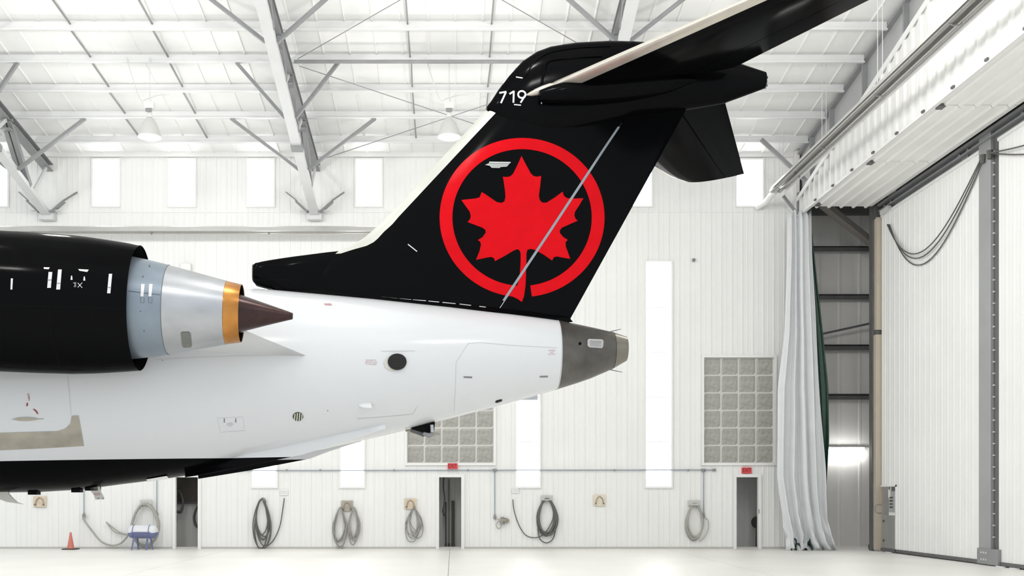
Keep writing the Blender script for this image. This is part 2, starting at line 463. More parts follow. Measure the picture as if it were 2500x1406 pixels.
# glass block windows
BW, BH = 0.475, 0.475
def block_mesh(w, h):
    mb = MB()
    n = 8; g = 0.030
    vs = []; fs = []
    for j in range(n + 1):
        for i in range(n + 1):
            u_, v_ = i / n * 2 - 1, j / n * 2 - 1
            e = max(abs(u_), abs(v_))
            d = 0.0 if e > 0.99 else (0.010 if e > 0.7 else 0.010 + 0.003 * math.cos(u_ * 6.0) * math.cos(v_ * 6.0))
            vs.append((g / 2 + (i / n) * (w - g), -d, g / 2 + (j / n) * (h - g)))
    for j in range(n):
        for i in range(n):
            a = j * (n + 1) + i
            fs.append((a, a + 1, a + n + 2, a + n + 1))
    mb.add(vs, fs)
    for sx in (-1, 1):
        for sz in (-1, 1):
            c = Vector((w / 2 + sx * w * 0.3, -0.012, h / 2 + sz * h * 0.3)); d = Vector((sx * 0.035, 0, sz * 0.03))
            mb.bar(c - d, c + d, 0.012, 0.012, up=(0, 1, 0))
    return mb.mesh('glass_block')
for k, (a, b, n) in enumerate(BLOCKS):
    wi += 1
    x0, x1, z0, z1 = wx(a), wx(b), wz(BL1), wz(BL0)
    s = struct('window_%d' % wi, ['grey glass block window partly hidden behind the airplane belly', 'grey glass block window beside the hanging curtain'][k], 'window')
    t = 0.07
    fr = MB().box(x0 - t, x1 + t, YW - 0.06, YW + 0.1, z1, z1 + t).box(x0 - t, x1 + t, YW - 0.06, YW + 0.1, z0 - t, z0)
    fr.box(x0 - t, x0, YW - 0.06, YW + 0.1, z0, z1).box(x1, x1 + t, YW - 0.06, YW + 0.1, z0, z1)
    obj('window_frame', fr, M_TRIM, s)
    obj('grout', MB().box(x0, x1, YW + 0.035, YW + 0.1, z0, z1), M_GROUT, s)
    w, h = (x1 - x0) / n, (z1 - z0) / 6
    bmsh = block_mesh(w, h); bmsh.materials.append(M_BLOCK)
    for j in range(6):
        for i in range(n):
            o = obj('glass_block', bmsh, None, s)
            o.location = (x0 + i * w, YW + 0.036, z0 + j * h)

# ------------------------------------------------------------------ doorways
for k, (a, b) in enumerate(DOORS):
    x0, x1, z1 = wx(a), wx(b), wz(DR0)
    s = struct('door_%d' % (k + 1), ['narrow dark doorway in the wall below the black belly', 'narrow open doorway under the left exit sign', 'narrow open doorway under the right exit sign'][k], 'doorway')
    t = 0.09
    f = MB().box(x0 - t, x0, YW - 0.06, YW + 0.08, 0, z1 + t).box(x1, x1 + t, YW - 0.06, YW + 0.08, 0, z1 + t).box(x0, x1, YW - 0.06, YW + 0.08, z1, z1 + t)
    obj('door_frame', f, M_TRIM, s)
    obj('threshold', MB().box(x0, x1, YW - 0.02, YW + 0.06, 0, 0.05), M_TRIM, s)
    if k == 2:
        obj('hinge', MB().box(x1 + 0.005, x1 + 0.025, YW - 0.075, YW - 0.06, 1.0, 1.12), M_STEEL, s)

# ------------------------------------------------------------------ ceiling: liner sheets, purlins, sag rods, bracing
cei = struct('ceiling', 'white hangar roof liner with grey steel purlins', 'ceiling')
RP = 0.62
rprof = [(0, 0), (0.014, 0.028), (0.034, 0.028), (0.048, 0), (RP, 0)]
def roof_mesh(y0, y1):
    mb = MB()
    for (a, na), (b, nb) in zip(rprof, rprof[1:]):
        mb.add([(a, y0, liner(y0) - na), (b, y0, liner(y0) - nb), (b, y1, liner(y1) - nb), (a, y1, liner(y1) - na)], [(0, 1, 2, 3)])
    return mb.mesh('roof_sheet')
rm = roof_mesh(-4, YW + 0.1); rm.materials.append(M_ROOF)
u = XL - 0.2
while u < 14.5:
    o = obj('roof_sheet', rm, None, cei); o.location.x = u; u += RP
PY = [29.05 - 1.32 * i for i in range(22)]
def purlin_mesh():
    z0 = 0.0
    mb = MB().box(XL, 9.67, -0.006, 0.006, -0.2, 0).box(XL, 9.67, -0.07, 0, -0.2, -0.19).box(XL, 9.67, -0.07, -0.06, -0.19, -0.17).box(XL, 9.67, 0, 0.07, -0.01, 0.0)
    return mb.mesh('purlin')
pm = purlin_mesh(); pm.materials.append(M_PURL)
for y in PY:
    o = obj('purlin', pm, None, cei); o.location = (0, y, liner(y) - 0.05)
for x in (-14.4, -8.55, -6.72, -1.02, 0.85, 6.2):
    for i in range(8):
        ya, yb = PY[i], PY[i + 1]
        off = 0.10 if i % 3 == 2 else 0.03
        obj('sag_rod', MB().bar((x, ya, liner(ya) - 0.10), (x + off * 0.3, yb, liner(yb) - 0.23), 0.034, 0.034), M_STEEL, cei)
obj('strut_pipe', MB().tube([(-3.7, 24.75, liner(24.75) - 0.40), (3.5, 24.75, liner(24.75) - 0.40)], 0.045, 8), M_STEEL, cei)
def rz(y, d=0.42): return liner(y) - d
for (xa, ya, xb, yb) in ((-3.6, 24.6, 3.5, 18.2), (-3.6, 24.9, 3.5, 29.6), (-3.6, 29.6, 3.5, 24.9), (-3.6, 18.2, 3.5, 24.6)):
    obj('brace_rod', MB().tube([(xa, ya, rz(ya)), (xb, yb, rz(yb))], 0.011, 6), M_STEEL, cei)

# ------------------------------------------------------------------ roof trusses
def truss(X, label):
    t = empty('roof_truss', (X, YW, 0))
    tag(t, label, 'truss', 'open web roof trusses')
    def L(dx, Y, z): return (dx, Y - YW, z)
    def topz(Y): return liner(Y) - 0.33
    low = [(30.05, 9.42), (26.6, 10.25), (21.5, 11.58), (9.0, 13.55)]
    def lowz(Y): return interp(sorted(low), Y)
    tc = MB()
    tc.bar(L(0, YW - 0.05, topz(YW)), L(0, 6, topz(6)), 0.26, 0.022).bar(L(0, YW - 0.05, topz(YW) - 0.09), L(0, 6, topz(6) - 0.09), 0.018, 0.18)
    tc.bar(L(0, YW - 0.05, topz(YW) - 0.18), L(0, 6, topz(6) - 0.18), 0.26, 0.022)
    obj('top_chord', tc, M_STEEL, t)
    for (ya, za), (yb, zb) in zip(low, low[1:]):
        obj('bottom_chord', MB().bar(L(0, ya, za), L(0, yb, zb), 0.24, 0.12), M_CHORD, t)
    obj('splice_plate', MB().bar(L(0, 26.72, lowz(26.72) - 0.03), L(0, 26.5, lowz(26.5) - 0.03), 0.28, 0.17), M_STEEL, t)
    obj('end_plate', MB().box(-0.20, 0.20, -0.26, -0.02, 9.27, 9.52).box(-0.42, 0.42, -0.30, -0.20, 9.50, 9.53), M_CHORD, t)
    # web posts, each a pair of angles, and diagonals
    posts = [(27.3, 28.6), (25.15, 26.1), (23.5, 24.2), (21.9, 22.5), (20.0, 20.4)]
    for (yt, yb) in posts:
        m = MB()
        for sx in (-0.075, 0.075):
            m.bar(L(sx, yb, lowz(yb) + 0.05), L(sx, yt, topz(yt) - 0.15), 0.11, 0.16, up=(0, 1, 0))
        m.box(-0.13, 0.13, yt - YW - 0.10, yt - YW + 0.10, topz(yt) - 0.42, topz(yt) - 0.38)
        obj('web_post', m, M_STEEL, t)
    for (y1, z1), (y2, z2) in (((28.9, lowz(28.9)), (29.9, topz(29.9) - 0.2)), ((26.2, lowz(26.2)), (27.2, topz(27.2) - 0.2)), ((24.3, lowz(24.3)), (25.1, topz(25.1) - 0.2))):
        obj('web_diagonal', MB().bar(L(0.03, y1, z1), L(0.03, y2, z2), 0.05, 0.10), M_CHORD, t)
    # kicker braces from bottom chord out to the purlins
    for y in (PY[1], PY[3], PY[5]):
        for sx in (-1, 1):
            yl_ = y if y > 27 else y + 0.42
            zb = lowz(yl_) + 0.02
            e = 1.88 if y > 27 else (1.2 if y > 25 else 1.35)
            obj('kicker_brace', MB().bar(L(sx * 0.13, yl_, zb), L(sx * e, y - 0.02, liner(y) - 0.24), 0.075, 0.09, up=(0, 1, 0)), M_STEEL, t)
    for sx in (-1, 1):
        obj('wall_bracket', MB().bar(L(sx * 0.18, 29.9, 9.46), L(sx * 0.52, 29.95, 9.78), 0.05, 0.16, up=(0, 1, 0)), M_STEEL, t)
        obj('wall_bracket', MB().bar(L(sx * 0.50, 29.95, 9.80), L(sx * 0.82, 30.12, 10.08), 0.03, 0.06, up=(0, 1, 0)), M_STEEL, t)
    return t
truss(-11.46, 'grey open web roof truss at the left picture edge')
truss(-3.91, 'grey open web roof truss left of the tail fin, seen in full')
truss(3.64, 'grey open web roof truss hidden mostly behind the black stabilizer')

# solid rigid frame beside the big door
FX = 9.80
fr = empty('rigid_frame', (FX, YW, 0))
tag(fr, 'grey plate web rigid frame above the white door header', 'frame')
def FL(dx, Y, z): return (dx, Y - YW, z)
ft = lambda Y: liner(Y) - 0.14
fb = lambda Y: max(9.0, 9.45 + 0.215 * (30.8 - Y))
ysf = [YW + 0.3, 29, 27, 24, 21, 18, 15, 12, 9]
w = MB()
for a, b in zip(ysf, ysf[1:]):
    w.add([FL(-0.008, a, fb(a) - 0.35), FL(-0.008, b, fb(b) - 0.35), FL(-0.008, b, ft(b)), FL(-0.008, a, ft(a)),
           FL(0.008, a, fb(a) - 0.35), FL(0.008, b, fb(b) - 0.35), FL(0.008, b, ft(b)), FL(0.008, a, ft(a))],
          [(0, 1, 2, 3), (7, 6, 5, 4), (0, 4, 5, 1), (3, 2, 6, 7), (0, 3, 7, 4), (1, 5, 6, 2)])
obj('web_plate', w, M_WEB, fr)
obj('top_flange', MB().bar(FL(0, YW + 0.3, ft(YW + 0.3)), FL(0, 9, ft(9)), 0.26, 0.06), M_STEEL, fr)
for y in (28.9, 27.4, 25.2, 22.9, 20.4):
    obj('stiffener', MB().box(-0.13, 0.13, y - YW - 0.03, y - YW + 0.03, fb(y) - 0.3, ft(y) - 0.02), M_STEEL, fr)
obj('column', MB().box(-0.16, 0.16, -0.35, -0.31, 0.0, 10.0).box(-0.16, 0.16, -0.02, 0.02, 0, 10.9).box(-0.01, 0.01, -0.32, 0.0, 0.0, 10.4), M_STEEL, fr)
obj('kicker_brace', MB().bar(W(1858, 340, PY[1]) - Vector((FX, YW, 0)), W(1968, 442, PY[1]) - Vector((FX, YW, 0)), 0.09, 0.09, up=(0, 1, 0)), M_STEEL, fr)
obj('kicker_brace', MB().bar(W(1912, 478, 29.6) - Vector((FX, YW, 0)), W(1942, 516, 29.6) - Vector((FX, YW, 0)), 0.07, 0.07, up=(0, 1, 0)), M_STEEL, fr)

# ------------------------------------------------------------------ door header and soffit
wr = struct('wall_right', 'white ribbed header wall and soffit above the sliding hangar doors', 'wall')
XH, ZH = 9.7, 9.35
HP = 0.40
hprof = [(0, 0), (0.025, 0.055), (0.11, 0.055), (0.135, 0), (0.24, 0), (0.25, 0.008), (0.28, 0.008), (0.29, 0), (HP, 0)]
htop = lambda y: 9.58 + 0.215 * (30.8 - y)
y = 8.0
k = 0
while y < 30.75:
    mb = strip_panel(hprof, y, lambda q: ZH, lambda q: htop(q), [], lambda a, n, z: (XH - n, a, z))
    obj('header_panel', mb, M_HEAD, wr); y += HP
obj('header_top_flashing', MB().bar((XH - 0.055, 30.8, htop(30.8) + 0.03), (XH - 0.055, 8, htop(8) + 0.03), 0.03, 0.13), M_TRIM, wr)
obj('header_bottom_flashing', MB().box(XH - 0.06, XH + 0.02, 8, 30.7, ZH - 0.035, ZH).box(XH - 0.066, XH - 0.056, 8, 30.7, ZH - 0.035, ZH + 0.03), M_TRIM, wr)
for i in range(17):
    yy = 29.6 - i * 1.3
    obj('edge_clip', MB().box(XH - 0.11, XH - 0.066, yy - 0.05, yy + 0.05, ZH - 0.01, ZH + 0.035), M_STEELD, wr)
sprof = [(0, 0), (0.10, 0), (0.13, 0.05), (0.17, 0.05), (0.20, 0), (0.33, 0)]
def soffit(y0, y1):
    mb = MB(); x0, x1 = XH, 11.36
    n = 5; wv = (x1 - x0) / n
    for i in range(n):
        for (a, na), (b, nb) in zip(sprof, sprof[1:]):
            xa, xb = x0 + i * wv + a / 0.33 * wv, x0 + i * wv + b / 0.33 * wv
            mb.add([(xa, y0, ZH - na), (xb, y0, ZH - nb), (xb, y1, ZH - nb), (xa, y1, ZH - na)], [(0, 1, 2, 3)])
    return mb
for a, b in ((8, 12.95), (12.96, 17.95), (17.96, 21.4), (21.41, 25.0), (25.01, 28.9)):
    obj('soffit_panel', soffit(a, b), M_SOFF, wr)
for yy in (28.6, 25.0, 21.4, 17.9):
    obj('soffit_clip', MB().box(XH + 0.03, XH + 0.16, yy - 0.1, yy + 0.1, ZH - 0.06, ZH), M_STEELD, wr)
obj('pocket_roof', MB().box(XH + 0.25, 14.6, 8, YO, 10.3, 10.4), M_WALL, wr)
# overhead track
tr = MB().box(11.44, 11.78, 8, 28.75, 9.30, 9.36).box(11.60, 11.62, 8, 28.75, 9.10, 9.30).box(11.46, 11.76, 8, 28.75, 9.16, 9.19)
obj('door_track', tr, M_STEEL, wr)
obj('track_backing', MB().box(11.95, 12.0, 8, 28.75, 8.6, 10.3), M_STEELD, wr)

# ------------------------------------------------------------------ sliding hangar door leaves
XD, ZD = 11.55, 9.07
DP = 0.30
dprof = [(0, 0), (0.02, 0.010), (0.07, 0.010), (0.09, 0), (0.18, 0), (0.185, 0.003), (0.20, 0.003), (0.205, 0), (DP, 0)]
def leaf(name, label, ya, yb, hole=None, stile=True):
    s = struct(name, label, 'door')
    y = ya
    while y < yb - 0.02:
        wv = min(DP, yb - y)
        pr = [q for q in dprof if q[0] < wv] + [(wv, 0)]
        obj('door_panel', strip_panel(pr, y, lambda q: 0.10, lambda q: ZD, [hole] if hole else [], lambda a, n, z: (XD - n, a, z)), M_DOORP, s)
        y += DP
    obj('door_backing', MB().box(XD + 0.05, XD + 0.24, ya, (hole[0] if hole else yb), 0.04, ZD - 0.05), M_STEELD, s)
    obj('top_trim', MB().box(XD - 0.035, XD + 0.05, ya, yb, ZD - 0.07, ZD), M_TRIM, s)
    obj('bottom_channel', MB().box(XD - 0.03, XD + 0.24, ya, yb, 0.02, 0.10), M_STEELD, s)
    return s
Y1A, Y1B = 23.35, 28.72
d1 = leaf('door_4', 'white ribbed sliding door leaf with the control box recess', Y1A, Y1B, hole=(27.78, 28.73, 0.0, 1.74))
obj('end_stile', MB().box(XD - 0.03, XD + 0.26, 22.83, 23.35, 0.02, 9.33), mat('grey_door_stile', (0.34, 0.345, 0.35), 0.42, 0.1, vary=0.06, scale=1.5), d1)
obj('stile_foot', MB().box(XD - 0.07, XD + 0.2, 22.45, 23.35, 0.02, 0.36), M_STEEL, d1)
obj('seal_channel', MB().box(XD + 0.03, XD + 0.2, 22.55, 22.83, 0.02, 9.1), M_STEELD, d1)
for i in range(34):
    obj('seal_stud', MB().box(XD - 0.005, XD + 0.035, 22.76, 22.80, 0.6 + i * 0.25, 0.63 + i * 0.25), M_CHORD, d1)
for yb_ in (23.15, 22.95, 23.05):
    for zz in (0.12, 0.27):
        obj('bolt', MB().box(XD - 0.085, XD - 0.07, yb_ - 0.02, yb_ + 0.02, zz - 0.02, zz + 0.02), M_CHORD, d1)
d2 = leaf('door_5', 'white ribbed sliding door leaf at the right picture edge', 16.2, 22.55)
d3 = leaf('door_6', 'white ribbed sliding door leaf nearest the camera, outside the picture', 8.0, 15.9)
# recess of the control box
obj('recess_frame', MB().box(XD - 0.03, XD + 0.03, 27.74, 27.78, 0.05, 1.78).box(XD - 0.03, XD + 0.03, 27.74, 28.72, 1.74, 1.78), M_TRIM, d1)
obj('recess_plate', MB().box(XD + 0.01, XD + 0.05, 27.78, 28.72, 0.06, 0.98), mat('worn_grey_plate', (0.36, 0.37, 0.36), 0.4, 0.3, vary=0.1, scale=2.5), d1)
obj('recess_back', MB().box(XD + 0.20, XD + 0.22, 27.78, 28.72, 0.98, 1.74), M_STEEL, d1)
for z in (0.30, 0.82):
    obj('plate_latch', MB().box(XD - 0.005, XD + 0.015, 28.56, 28.64, z - 0.03, z + 0.03), M_BTN, d1)
obj('pull_handle', MB().tube(catmull([(XD - 0.0, 28.74, 1.26), (XD - 0.14, 28.76, 1.24), (XD - 0.14, 28.76, 1.05), (XD, 28.74, 1.03)], 5), 0.014, 8), M_STEEL, d1)
# door carriers seen between door top and track
for k_, yc in enumerate((28.3, 24.1, 21.4, 18.5)):
    obj('door_carrier', MB().box(XD + 0.02, XD + 0.18, yc - 0.16, yc + 0.16, ZD, ZD + 0.12).box(XD + 0.05, XD + 0.10, yc - 0.1, yc + 0.1, ZD + 0.1, 9.3)
        .tube([(XD - 0.02, yc - 0.2, 9.22), (XD + 0.12, yc - 0.2, 9.22)], 0.07, 12).tube([(XD - 0.02, yc + 0.2, 9.22), (XD + 0.12, yc + 0.2, 9.22)], 0.07, 12), M_STEEL, (d1 if k_ < 2 else d2))
# floor rail plates
for yy in (28.1, 22.35, 21.8):
    obj('rail_plate', MB().box(XD - 0.10, XD - 0.035, yy - 0.14, yy + 0.14, 0.0, 0.02), M_LATCH, d1 if yy > 25 else d2)

# control box in the recess
cb = empty('control_box', (XD + 0.1, 28.15, 1.0))
tag(cb, 'small grey door control box with rows of buttons in the recess', 'control box')
obj('housing', MB().box(-0.09, 0.08, -0.25, 0.13, 0.03, 0.62), mat('grey_box_paint', (0.44, 0.45, 0.44), 0.4, 0.2), cb, bevel=0.008)
for r in range(4):
    for c in range(3):
        obj('button', MB().box(-0.105, -0.088, -0.14 + c * 0.075, -0.10 + c * 0.075, 0.18 + r * 0.085, 0.215 + r * 0.085), M_BTN, cb)
obj('conduit', MB().tube([(-0.06, 0.06, 0.6), (-0.06, 0.06, 0.74)], 0.02, 8).box(-0.11, -0.07, 0.03, 0.12, 0.45, 0.66), M_WHITEP, cb)
obj('junction_block', MB().box(-0.10, 0.0, -0.28, 0.10, -0.02, 0.06), M_WHITEP, cb)
obj('warning_label', MB().box(-0.02, -0.01, 0.20, 0.32, 0.38, 0.58), M_YEL, cb)

# jamb post
jp = struct('trim_1', 'tan steel jamb post beside the sliding door', 'door jamb')
obj('post_face', MB().box(11.40, 11.58, 28.75, 28.95, 0.05, 5.85).box(11.42, 11.58, 28.75, 28.95, 5.98, 9.02), M_TAN, jp)
obj('post_column', MB().box(11.36, 11.42, 28.90, 29.10, 0.0, 9.4).box(11.42, 11.60, 28.80, 29.0, 5.84, 5.99).box(11.42, 11.60, 28.80, 29.0, 9.0, 9.35), M_STEELD, jp)
obj('cable_bracket', MB().bar(W(2152, 520, 28.5), W(2172, 506, 28.0), 0.10, 0.10), M_CHORD, jp)

wb_ = empty('guide_wheel', W(2125, 1340, 29.4)); wb_.location.z = 0
tag(wb_, 'small black guide wheel on a bracket beside the tan jamb', 'wheel')
obj('bracket', MB().add([(0.02, -0.02, 0.12), (0.16, -0.02, 0.05), (0.20, -0.02, 0.36), (0.02, 0.04, 0.12), (0.16, 0.04, 0.05), (0.20, 0.04, 0.36)], [(0, 1, 2), (5, 4, 3), (0, 3, 4, 1), (1, 4, 5, 2), (2, 5, 3, 0)]), M_RUBBER, wb_)
obj('wheel', MB().tube([(-0.03, 0, 0.085), (0.03, 0, 0.085)], 0.085, 16), M_RUBBER, wb_)

# hanging power cables on the doors
def cable(label, A, B, sags, x=XD - 0.10):
    c = empty('power_cable', (x, 0, 0)); tag(c, label, 'cable')
    for i, sg in enumerate(sags):
        pts = []
        for k in range(25):
            t = k / 24
            p = Vector(A).lerp(Vector(B), t); sag = 4 * sg * t * (1 - t) * (1.25 - 0.6 * t)
            pts.append((i * 0.03, p.y, p.z - sag))
        obj('cable_strand', MB().tube(pts, 0.016, 6), M_CABLE, c)
    obj('cable_knot', MB().tube([(0.03, B[1], B[2] - 0.12), (0.03, B[1], B[2] + 0.06)], [0.05, 0.07], 8), M_CABLE, c)
A1 = W(2166, 548, F * (XD - 0.1) / (2166 - VX)); B1 = W(2396, 385, F * (XD - 0.1) / (2396 - VX))
cable('looped grey cables drooping across the first door leaf', A1, B1, [1.30, 1.42, 1.6])
C1 = Vector((XD - 0.1, 17.0, B1.z + 0.1)); B2 = B1 - Vector((0, 0.3, 0))
cable('pair of grey cables drooping across the right door leaf', C1, B2, [0.55, 0.85])

# ------------------------------------------------------------------ curtain
cu = empty('curtain', (9.75, 29.4, 0))
tag(cu, 'tall silver grey vinyl curtain bunched beside the door pocket', 'curtain')
def curtain_sheet(edge0, edge1, ybase, amp, folds, nu=90, nv=46, seed=1, z0=0.02, z1=9.3, flare=0.0):
    rnd = random.Random(seed); ph = [rnd.uniform(0, 6.28) for _ in range(8)]
    vs = []; fs = []
    for j in range(nv + 1):
        v = j / nv; z = z0 + (z1 - z0) * v
        xa, xb = interp(edge0, z), interp(edge1, z)
        for i in range(nu + 1):
            u_ = i / nu
            a = amp * (0.6 + 0.4 * math.sin(v * 2 + ph[0])) * (1.15 - 0.55 * v)
            uu = u_ + 0.02 * math.sin(v * 5 + ph[1] + u_ * 9) + 0.012 * math.sin(v * 13 + ph[2])
            yy = a * math.sin(uu * folds * 6.283 + ph[3]) + 0.22 * a * math.sin(uu * folds * 2.3 * 6.283 + ph[4] + v)
            if z < 1.6:
                q = (1.6 - z) / 1.6
                yy += q * (0.07 * math.sin(u_ * 31 + z * 7 + ph[5]) + 0.05 * math.sin(u_ * 53 - z * 13 + ph[6])) - flare * q * q
            zz = z + (0.05 * math.sin(u_ * 25 + ph[7]) if j == 0 else 0)
            if j == 0: zz = max(0.005, zz)
            if j == nv: zz += 0.10 * math.sin(u_ * folds * 6.283)
            vs.append((xa + (xb - xa) * u_, ybase + yy, zz))
    for j in range(nv):
        for i in range(nu):
            a = j * (nu + 1) + i; fs.append((a, a + 1, a + nu + 2, a + nu + 1))
    return MB().add(vs, fs)
e0 = [(0, -0.62), (0.3, -0.60), (1.0, -0.66), (2.0, -0.80), (4.5, -0.78), (6.0, -0.60), (8, -0.53), (9.3, -0.52)]
e1 = [(0, 0.74), (0.15, 0.66), (1.0, 0.52), (2.2, 0.50), (4.5, 0.36), (6.5, 0.24), (8, 0.15), (9.3, 0.12)]
o = obj('drape', curtain_sheet(e0, e1, 0.0, 0.105, 4.3, flare=0.25), M_CURT, cu, smooth=80)
o.modifiers.new('s', 'SOLIDIFY').thickness = 0.008
g0 = [(1.5, 0.40), (4, 0.25), (6.5, 0.12), (8.9, 0.08)]
g1 = [(1.5, 0.56), (3.0, 0.66), (4.5, 0.64), (6, 0.50), (7.5, 0.33), (8.9, 0.18)]
o = obj('green_lining', curtain_sheet(g0, g1, 0.16, 0.05, 1.6, nu=24, seed=4, z0=1.5, z1=8.9), M_GREEN, cu, smooth=80)
o.modifiers.new('s', 'SOLIDIFY').thickness = 0.008
o = obj('green_hem', curtain_sheet([(0, -0.50), (0.3, -0.42)], [(0, 0.10), (0.3, 0.02)], -0.16, 0.05, 2.2, nu=30, nv=6, seed=6, z0=0.015, z1=0.24), M_GREEN, cu, smooth=80)

# ------------------------------------------------------------------ pocket light
pl = empty('strip_light', (11.5, YO - 0.10, 2.82))
tag(pl, 'glowing white fluorescent strip light low in the door pocket', 'light')
obj('light_body', MB().box(-0.66, 0.66, 0.0, 0.06, -0.02, 0.12), M_WHITEP, pl)
obj('diffuser', MB().box(-0.64, 0.64, -0.10, 0.0, -0.08, 0.06), M_TUBELIGHT, pl, bevel=0.02)

# ------------------------------------------------------------------ radiant tube heaters
def heater(name_label, A, B, side, wires=True):
    A = Vector(A); B = Vector(B)
    h = empty('radiant_heater', A); tag(h, name_label, 'heater', 'radiant tube heaters')
    d = (B - A); sd = Vector(side)
    def P(t, s_, z): return d * t + sd * s_ + Vector((0, 0, z))
    prof = [(-0.24, -0.06), (-0.17, 0.07), (-0.06, 0.12), (0.06, 0.12), (0.17, 0.07), (0.24, -0.06)]
    mb = MB(); vs = [P(0, *q) for q in prof] + [P(1, *q) for q in prof]
    mb.add(vs, [(i, i + 1, i + 7, i + 6) for i in range(5)])
    o_ = obj('reflector', mb, M_REFL, h); o_.modifiers.new('s', 'SOLIDIFY').thickness = 0.006
    for s_ in (-0.11, 0.11):
        obj('burner_tube', MB().tube([P(-0.01, s_, 0), P(1, s_, 0)], 0.052, 12), M_TUBE, h, smooth=50)
    n = max(3, int(d.length / 3.2))
    for i in range(n + 1):
        t = min(0.985, 0.015 + i / n)
        obj('hanger', MB().tube([P(t, -0.18, 0.0), P(t, -0.06, -0.08), P(t, 0.06, -0.08), P(t, 0.18, 0.0)], 0.012, 6), M_STEEL, h)
        if wires:
            for s_ in (-0.05, 0.05):
                q = P(t, s_, 0.1); yy = (A + q).y
                obj('hanging_wire', MB().tube([q, (q.x, q.y, liner(yy) - 0.1 - A.z)], 0.007, 5), M_CHORD, h)
    return h
hl = heater('long silver radiant heater tube along the back wall', (-18.5, 29.6, 8.86), (1.1, 29.6, 8.86), (0, 1, 0), wires=False)
for i in range(7):
    x = 0.6 + i * 3.1
    obj('wall_arm', MB().box(x - 0.02, x + 0.02, 0.1, 0.6, 0.10, 0.14), M_CHORD, hl)
hr = heater('long silver radiant heater tube beside the door header', (8.8, 28.9, 9.82), (8.8, 9.0, 9.82), (1, 0, 0))
obj('exhaust_elbow', MB().tube(catmull([(0.0, 0.2, 0.0), (-0.02, 0.5, -0.02), (-0.06, 0.85, -0.1), (-0.12, 1.1, -0.12), (-0.20, 1.25, -0.16)], 5), 0.085, 12), M_TRIM, hr, smooth=50)

# ------------------------------------------------------------------ high bay lamps
def lamp(x, y, z, label, group='high bay lamps', power=LAMP_POWER):
    l = empty('high_bay_lamp', (x, y, z)); tag(l, label, 'lamp', group)
    pr = [(0.0, 0.06), (-0.04, 0.10), (-0.14, 0.165), (-0.28, 0.225), (-0.42, 0.262), (-0.47, 0.27)]
    o_ = obj('reflector', MB().lathe((0, 0, 0.18), (0, 0, 1), pr, 32), M_LAMPG, l, smooth=40)
    o_.modifiers.new('s', 'SOLIDIFY').thickness = 0.008
    obj('ballast_housing', MB().box(-0.11, 0.11, -0.08, 0.08, 0.36, 0.52), M_WHITEP, l, bevel=0.01)
    obj('socket', MB().lathe((0, 0, 0.16), (0, 0, 1), [(0, 0.0), (0, 0.065), (0.12, 0.055), (0.2, 0.03), (0.2, 0)], 16), M_WHITEP, l)
    obj('power_plate', MB().box(-0.075, 0.075, -0.09, -0.08, 0.28, 0.37), M_STEEL, l)
    obj('bulb', MB().lathe((0, 0, -0.22), (0, 0, 1), [(0, 0.0), (0.02, 0.06), (0.09, 0.09), (0.17, 0.06), (0.3, 0.03), (0.3, 0)], 16), M_BULB, l, smooth=60)
    zt = liner(y) - 0.15 - z
    obj('hook_chain', MB().tube([(0, 0, 0.5), (0.03, 0, 0.58), (0, 0, 0.66), (0, 0, zt)], 0.010, 6), M_CHORD, l)
    obj('supply_cord', MB().tube(catmull([(-0.55, 0, zt), (-0.25, 0, 0.66), (-0.05, 0, 0.62), (0.2, 0, 0.70), (0.6, 0, 0.72)], 6), 0.012, 6), M_CHORD, l)
    li = bpy.data.lights.new('lamp_light', 'POINT'); li.energy = power; li.shadow_soft_size = 0.25; li.color = (1, 0.985, 0.95)
    lo_ = bpy.data.objects.new('lamp_light', li); COL.objects.link(lo_); lo_.parent = l; lo_.location = (0, 0, -1.0)
    return l
lamp(-7.13, 25.0, 10.2, 'translucent high bay lamp left of the middle roof truss', power=LAMP_POWER * 0.35)
lamp(-0.10, 25.0, 10.2, 'translucent high bay lamp just left of the tail fin', power=LAMP_POWER * 0.35)
for yy in (18.5, 11.0, 3.0):  # unseen lamp rows, added to light the airplane and the back wall
    for xx in (-14.0, -7.1, -0.1, 6.6):
        lamp(xx, yy, liner(yy) - 2.0, 'added high bay lamp out of the picture above the airplane', 'high bay lamps overhead out of view')

# ================================================================== AIRPLANE
PSI = 0.08
OY = 14.13
OX = (1290 - VX) * OY / F
plane = empty('airplane', (OX, OY, 0), PSI)
tag(plane, 'jet airliner tail with red maple leaf emblem on a black fin', 'airplane')
CP, SP = math.cos(PSI), math.sin(PSI)
def to_local(v):
    dx, dy = v.x - OX, v.y - OY
    return Vector((CP * dx + SP * dy, -SP * dx + CP * dy, v.z))
CAML = to_local(Vector((0, 0, CAMZ)))
def ray(px, py):
    d = Vector(((px - VX) / F, 1, (VY - py) / F))
    return Vector((CP * d.x + SP * d.y, -SP * d.x + CP * d.y, d.z)).normalized()
def L(px, py, y=0.0):
    """airplane-frame point seen at px,py on the plane local y = const (y<0 is the near side)"""
    d = ray(px, py); t = (y - CAML.y) / d.y
    return CAML + d * t

class Surf:
    def __init__(s, mb): s.b = BVHTree.FromPolygons([Vector(v) for v in mb.v], mb.f)
    def hit(s, px, py, off=0.004):
        d = ray(px, py); loc, n, i, _ = s.b.ray_cast(CAML, d)
        if loc is None: return None
        if n.dot(d) > 0: n = -n
        return loc + n * off

